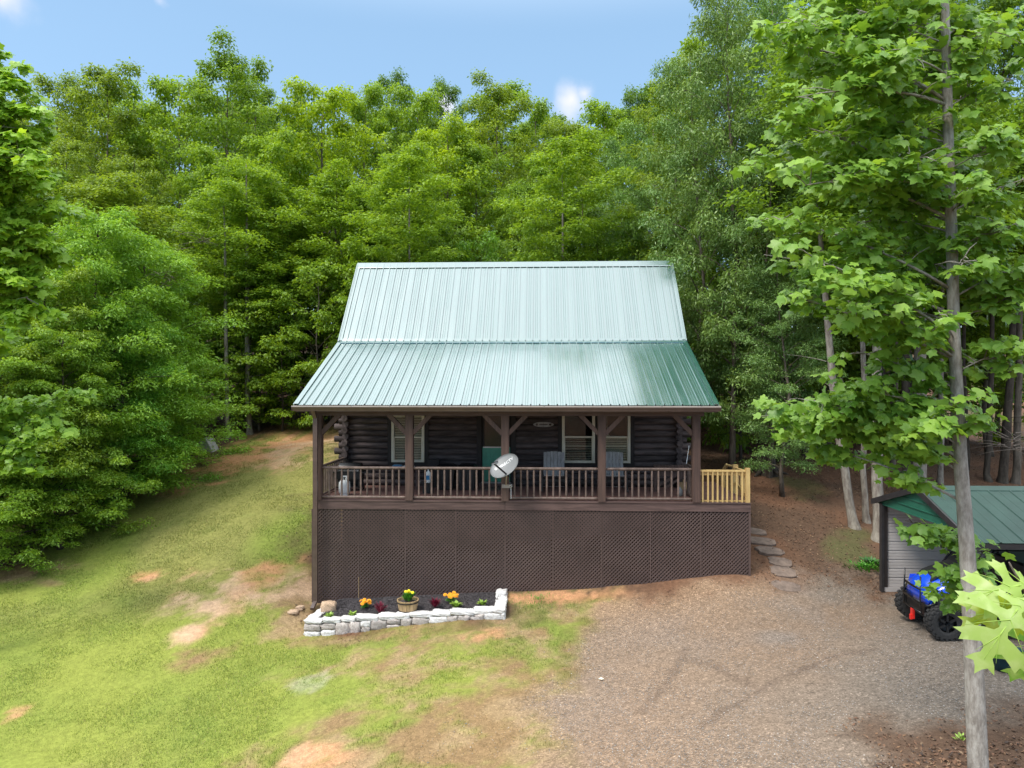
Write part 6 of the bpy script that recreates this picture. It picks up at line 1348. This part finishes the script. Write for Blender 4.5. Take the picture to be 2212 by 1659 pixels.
# stump and fallen boughs
c = G(1655, 1022); t = empty('tree_stump', c, 'weathered broad stump on the slope right of the cabin', 'stump'); b = MB(); b.lathe([(.45, -.1), (.36, .1), (.31, .3), (.30, .62), (.27, .66), (0, .64)], 14); b.build('stump', M['bark_dark'], t)
for i in range(5): b = MB(); a_ = i*1.3; b.tube([(.28*cos(a_), .28*sin(a_), .15), (.5*cos(a_), .5*sin(a_), .02), (.75*cos(a_), .75*sin(a_), -.06)], [.09, .06, .02], 6); b.build('root', M['bark_dark'], t)
for i, (x0, y0, x1, y1, lb) in enumerate(((1500, 898, 1585, 918, 'long pale fallen bough on the slope behind the right eave'), (1535, 893, 1600, 906, 'thin fallen bough crossing behind the long one'), (1520, 905, 1560, 896, 'short fallen stick behind the right eave'))):
    p = G(x0, y0); q = G(x1, y1); b = MB(); m1 = p.lerp(q, .5) + Vector((0, 0, .12)); b.tube([p + Vector((0,0,.05)) - p, m1 - p, q + Vector((0,0,.06)) - p], [.05, .035, .015], 6); tag(b.build('fallen_branch', M['twig'], None, loc=p), lb, 'branch')
# dead brush at the right picture edge and the dead limbs in the left wood
r = np.random.RandomState(4)
def brush(px, py, Y, n, L_, label):
    c = P(px, py, Y); b = MB()
    for k in range(n): lp = curve_limb(r, r.normal(0, .15, 3), r.uniform(0, 6.28), r.uniform(-.4, .5), L_*r.uniform(.4, 1), r.uniform(-.8, .2), 4); b.tube([tuple(p) for p in lp], [.016, .012, .008, .005, .003], 4)
    t = empty('dead_bough', c, label, 'branch'); b.build('twigs', M['twig'], t)
brush(2190, 960, 24, 26, 1.6, 'grey dead twigs hanging at the right picture edge'); brush(360, 600, 24.5, 18, 1.2, 'bare dead bough sticking out above the feathery tree'); brush(430, 520, 30, 16, 2.0, 'bare pale branches in the left wood'); brush(1915, 660, 17, 10, 1.0, 'bare twigs inside the poplar foliage')
# low plants
def tuft(px, py, n, L_, W_, m, label, name='weed', sp_=.4, up_=.7, cat='plant', g=None): t = empty(name, G(px, py), label, cat, g); leafy(t, 'leaves', m, n, L_, W_, sp_, L_*1.5, int(px), up_); return t
tuft(1868, 1232, 260, .10, .05, M['potleaf'], 'low green weed beside the shed wall', sp_=1.0); tuft(1885, 1222, 160, .10, .05, M['darkleaf'], 'darker weed against the shed corner', sp_=.7)
tuft(2078, 1606, 24, .07, .03, M['limeleaf'], 'tiny yellow-green seedling by the foot of the big trunk', sp_=.15); 
for i, (px, py) in enumerate(((600, 905), (618, 915), (655, 912), (675, 908))): tuft(px, py, 60, .45, .02, M['barrel'], 'dry straw grass tuft at the wood edge, %s' % ['leftmost', 'second from left', 'third from left', 'nearest the cabin'][i], 'dry_grass_tuft', .3, 1.2, 'grass tuft', 'dry grass tufts at the wood edge')
tuft(1162, 1302, 0 or 300, .06, .012, M['potleaf'], 'green grass patch at the right end of the planter', 'grass_patch', 1.6, 1.2, 'grass tuft')
b = MB(); q = G(1292, 1471); b.add([(0,0,.02),(.06,.03,.05),(.12,0,.02),(.06,-.06,.03)], [(0,1,2,3)]); tag(b.build('fallen_leaf', M['cream'], None, loc=q), 'single pale fallen leaf on the driveway', 'leaf')
# ------------------------------------------------------------ oak spray close to the camera at the right
OAK = [(0, 0), (.02, .05), (.08, .10), (.17, .09), (.27, .05), (.25, .11), (.31, .15), (.22, .18), (.12, .20), (.065, .235), (.055, .28), (.08, .32), (.16, .33), (.28, .30), (.42, .22), (.40, .29), (.52, .31), (.45, .37), (.50, .44), (.38, .44), (.25, .45), (.12, .45), (.06, .49), (.05, .55), (.08, .60), (.17, .62), (.26, .64), (.36, .62), (.34, .69), (.44, .74), (.33, .76), (.32, .83), (.22, .79), (.12, .76), (.07, .79), (.07, .85), (.12, .89), (.17, .96), (.08, .95), (.04, .99), (0, 1.06)]
def oak_leaf(name, t, p, ax, nv, L_, col, curl=.5):
    ax = Vector(ax).normalized(); nv = Vector(nv); nv = (nv - ax*nv.dot(ax)).normalized(); sd = ax.cross(nv)
    from mathutils.geometry import delaunay_2d_cdt
    b = MB(); out = [Vector(q) for q in OAK] + [Vector((-x, y)) for x, y in OAK[-2:0:-1]]; inner = [Vector((x*.05, y*.05)) for x in range(-9, 10) for y in range(1, 21)]
    r_ = delaunay_2d_cdt(out + inner, [], [list(range(len(out)))], 1, 1e-5)
    def pt(x, y): z = -curl*x*x*1.6 + .10*sin(y*4.2) - .28*y*y + .012*sin(x*16 + y*9); return sd*x*L_ + ax*y*L_ + nv*z*L_
    b.add([pt(v.x, v.y) for v in r_[0]], [tuple(f) for f in r_[2]])
    me = b.mesh(name, M['leaf_oak'], True); at_ = me.attributes.new('tint', 'FLOAT', 'POINT'); vals = [.4 + .3*sin(v.co.length*60/L_*.2) for v in me.vertices]; at_.data.foreach_set('value', vals)
    o = link(name, me, t, loc=p); o.color = (*col, 1)
    b = MB(); b.tube([pt(0, y) + nv*L_*.006 for y in (-.25, 0, .3, .6, .9)], [.004*L_/.2, .003*L_/.2, .0022*L_/.2, .0016*L_/.2, .0006], 5)
    for y0, x1, y1 in ((.08, .2, .1), (.2, .38, .34), (.42, .36, .68), (.62, .12, .86)):
        for s in (1, -1): b.tube([pt(0, y0) + nv*L_*.006, pt(s*x1*.5, (y0+y1)/2+.02) + nv*L_*.006, pt(s*x1, y1) + nv*L_*.004], [.0011, .0008, .0003], 4)
    b.build('vein', M['limeleaf'], o)
    return o
base = Vector((2.6, 2.0, gz(2.6, 2.0))); t = empty('oak_sapling', base, 'pin oak spray with big glowing lobed leaves close to the camera at the right edge', 'tree')
nod = P(2225, 1300, 1.9) - base
mb = MB(); mb.tube([(0, 0, -.2), (.03, .02, 2), (-.02, .04, nod.z+.2), (0, 0, nod.z+1.6)], [.05, .04, .03, .006], 10); mb.build('trunk', M['bark'], t, True)
mb = MB(); mb.tube([(.0, .03, nod.z-.2), (nod*.5 + Vector((0, 0, nod.z*.5 - .02))), nod, P(2180, 1215, 1.85) - base], [.012, .008, .005, .002], 7); mb.build('limb', M['bark'], t, True)
def ol(px, py, tx, ty, Y, nv, col, curl=.5, dY=-.03):
    a_ = P(px, py, Y); c_ = P(tx, ty, Y + dY); return oak_leaf('leaf', t, a_ - base, c_ - a_, nv, (c_-a_).length/1.05, col, curl)
ol(2235, 1268, 2092, 1275, 1.85, (-.1, -.75, .65), (1.15, 1.1, 1.3), .35)
ol(2215, 1290, 2125, 1425, 1.8, (-.35, -.8, .5), (1.2, 1.12, 1.6), .45, -.08)
ol(2250, 1330, 2205, 1480, 1.95, (-.1, -.7, .4), (.55, .8, .6), .6)
ol(2212, 1285, 2100, 1350, 1.88, (.5, -.5, .55), (1.1, .95, .25), .8)
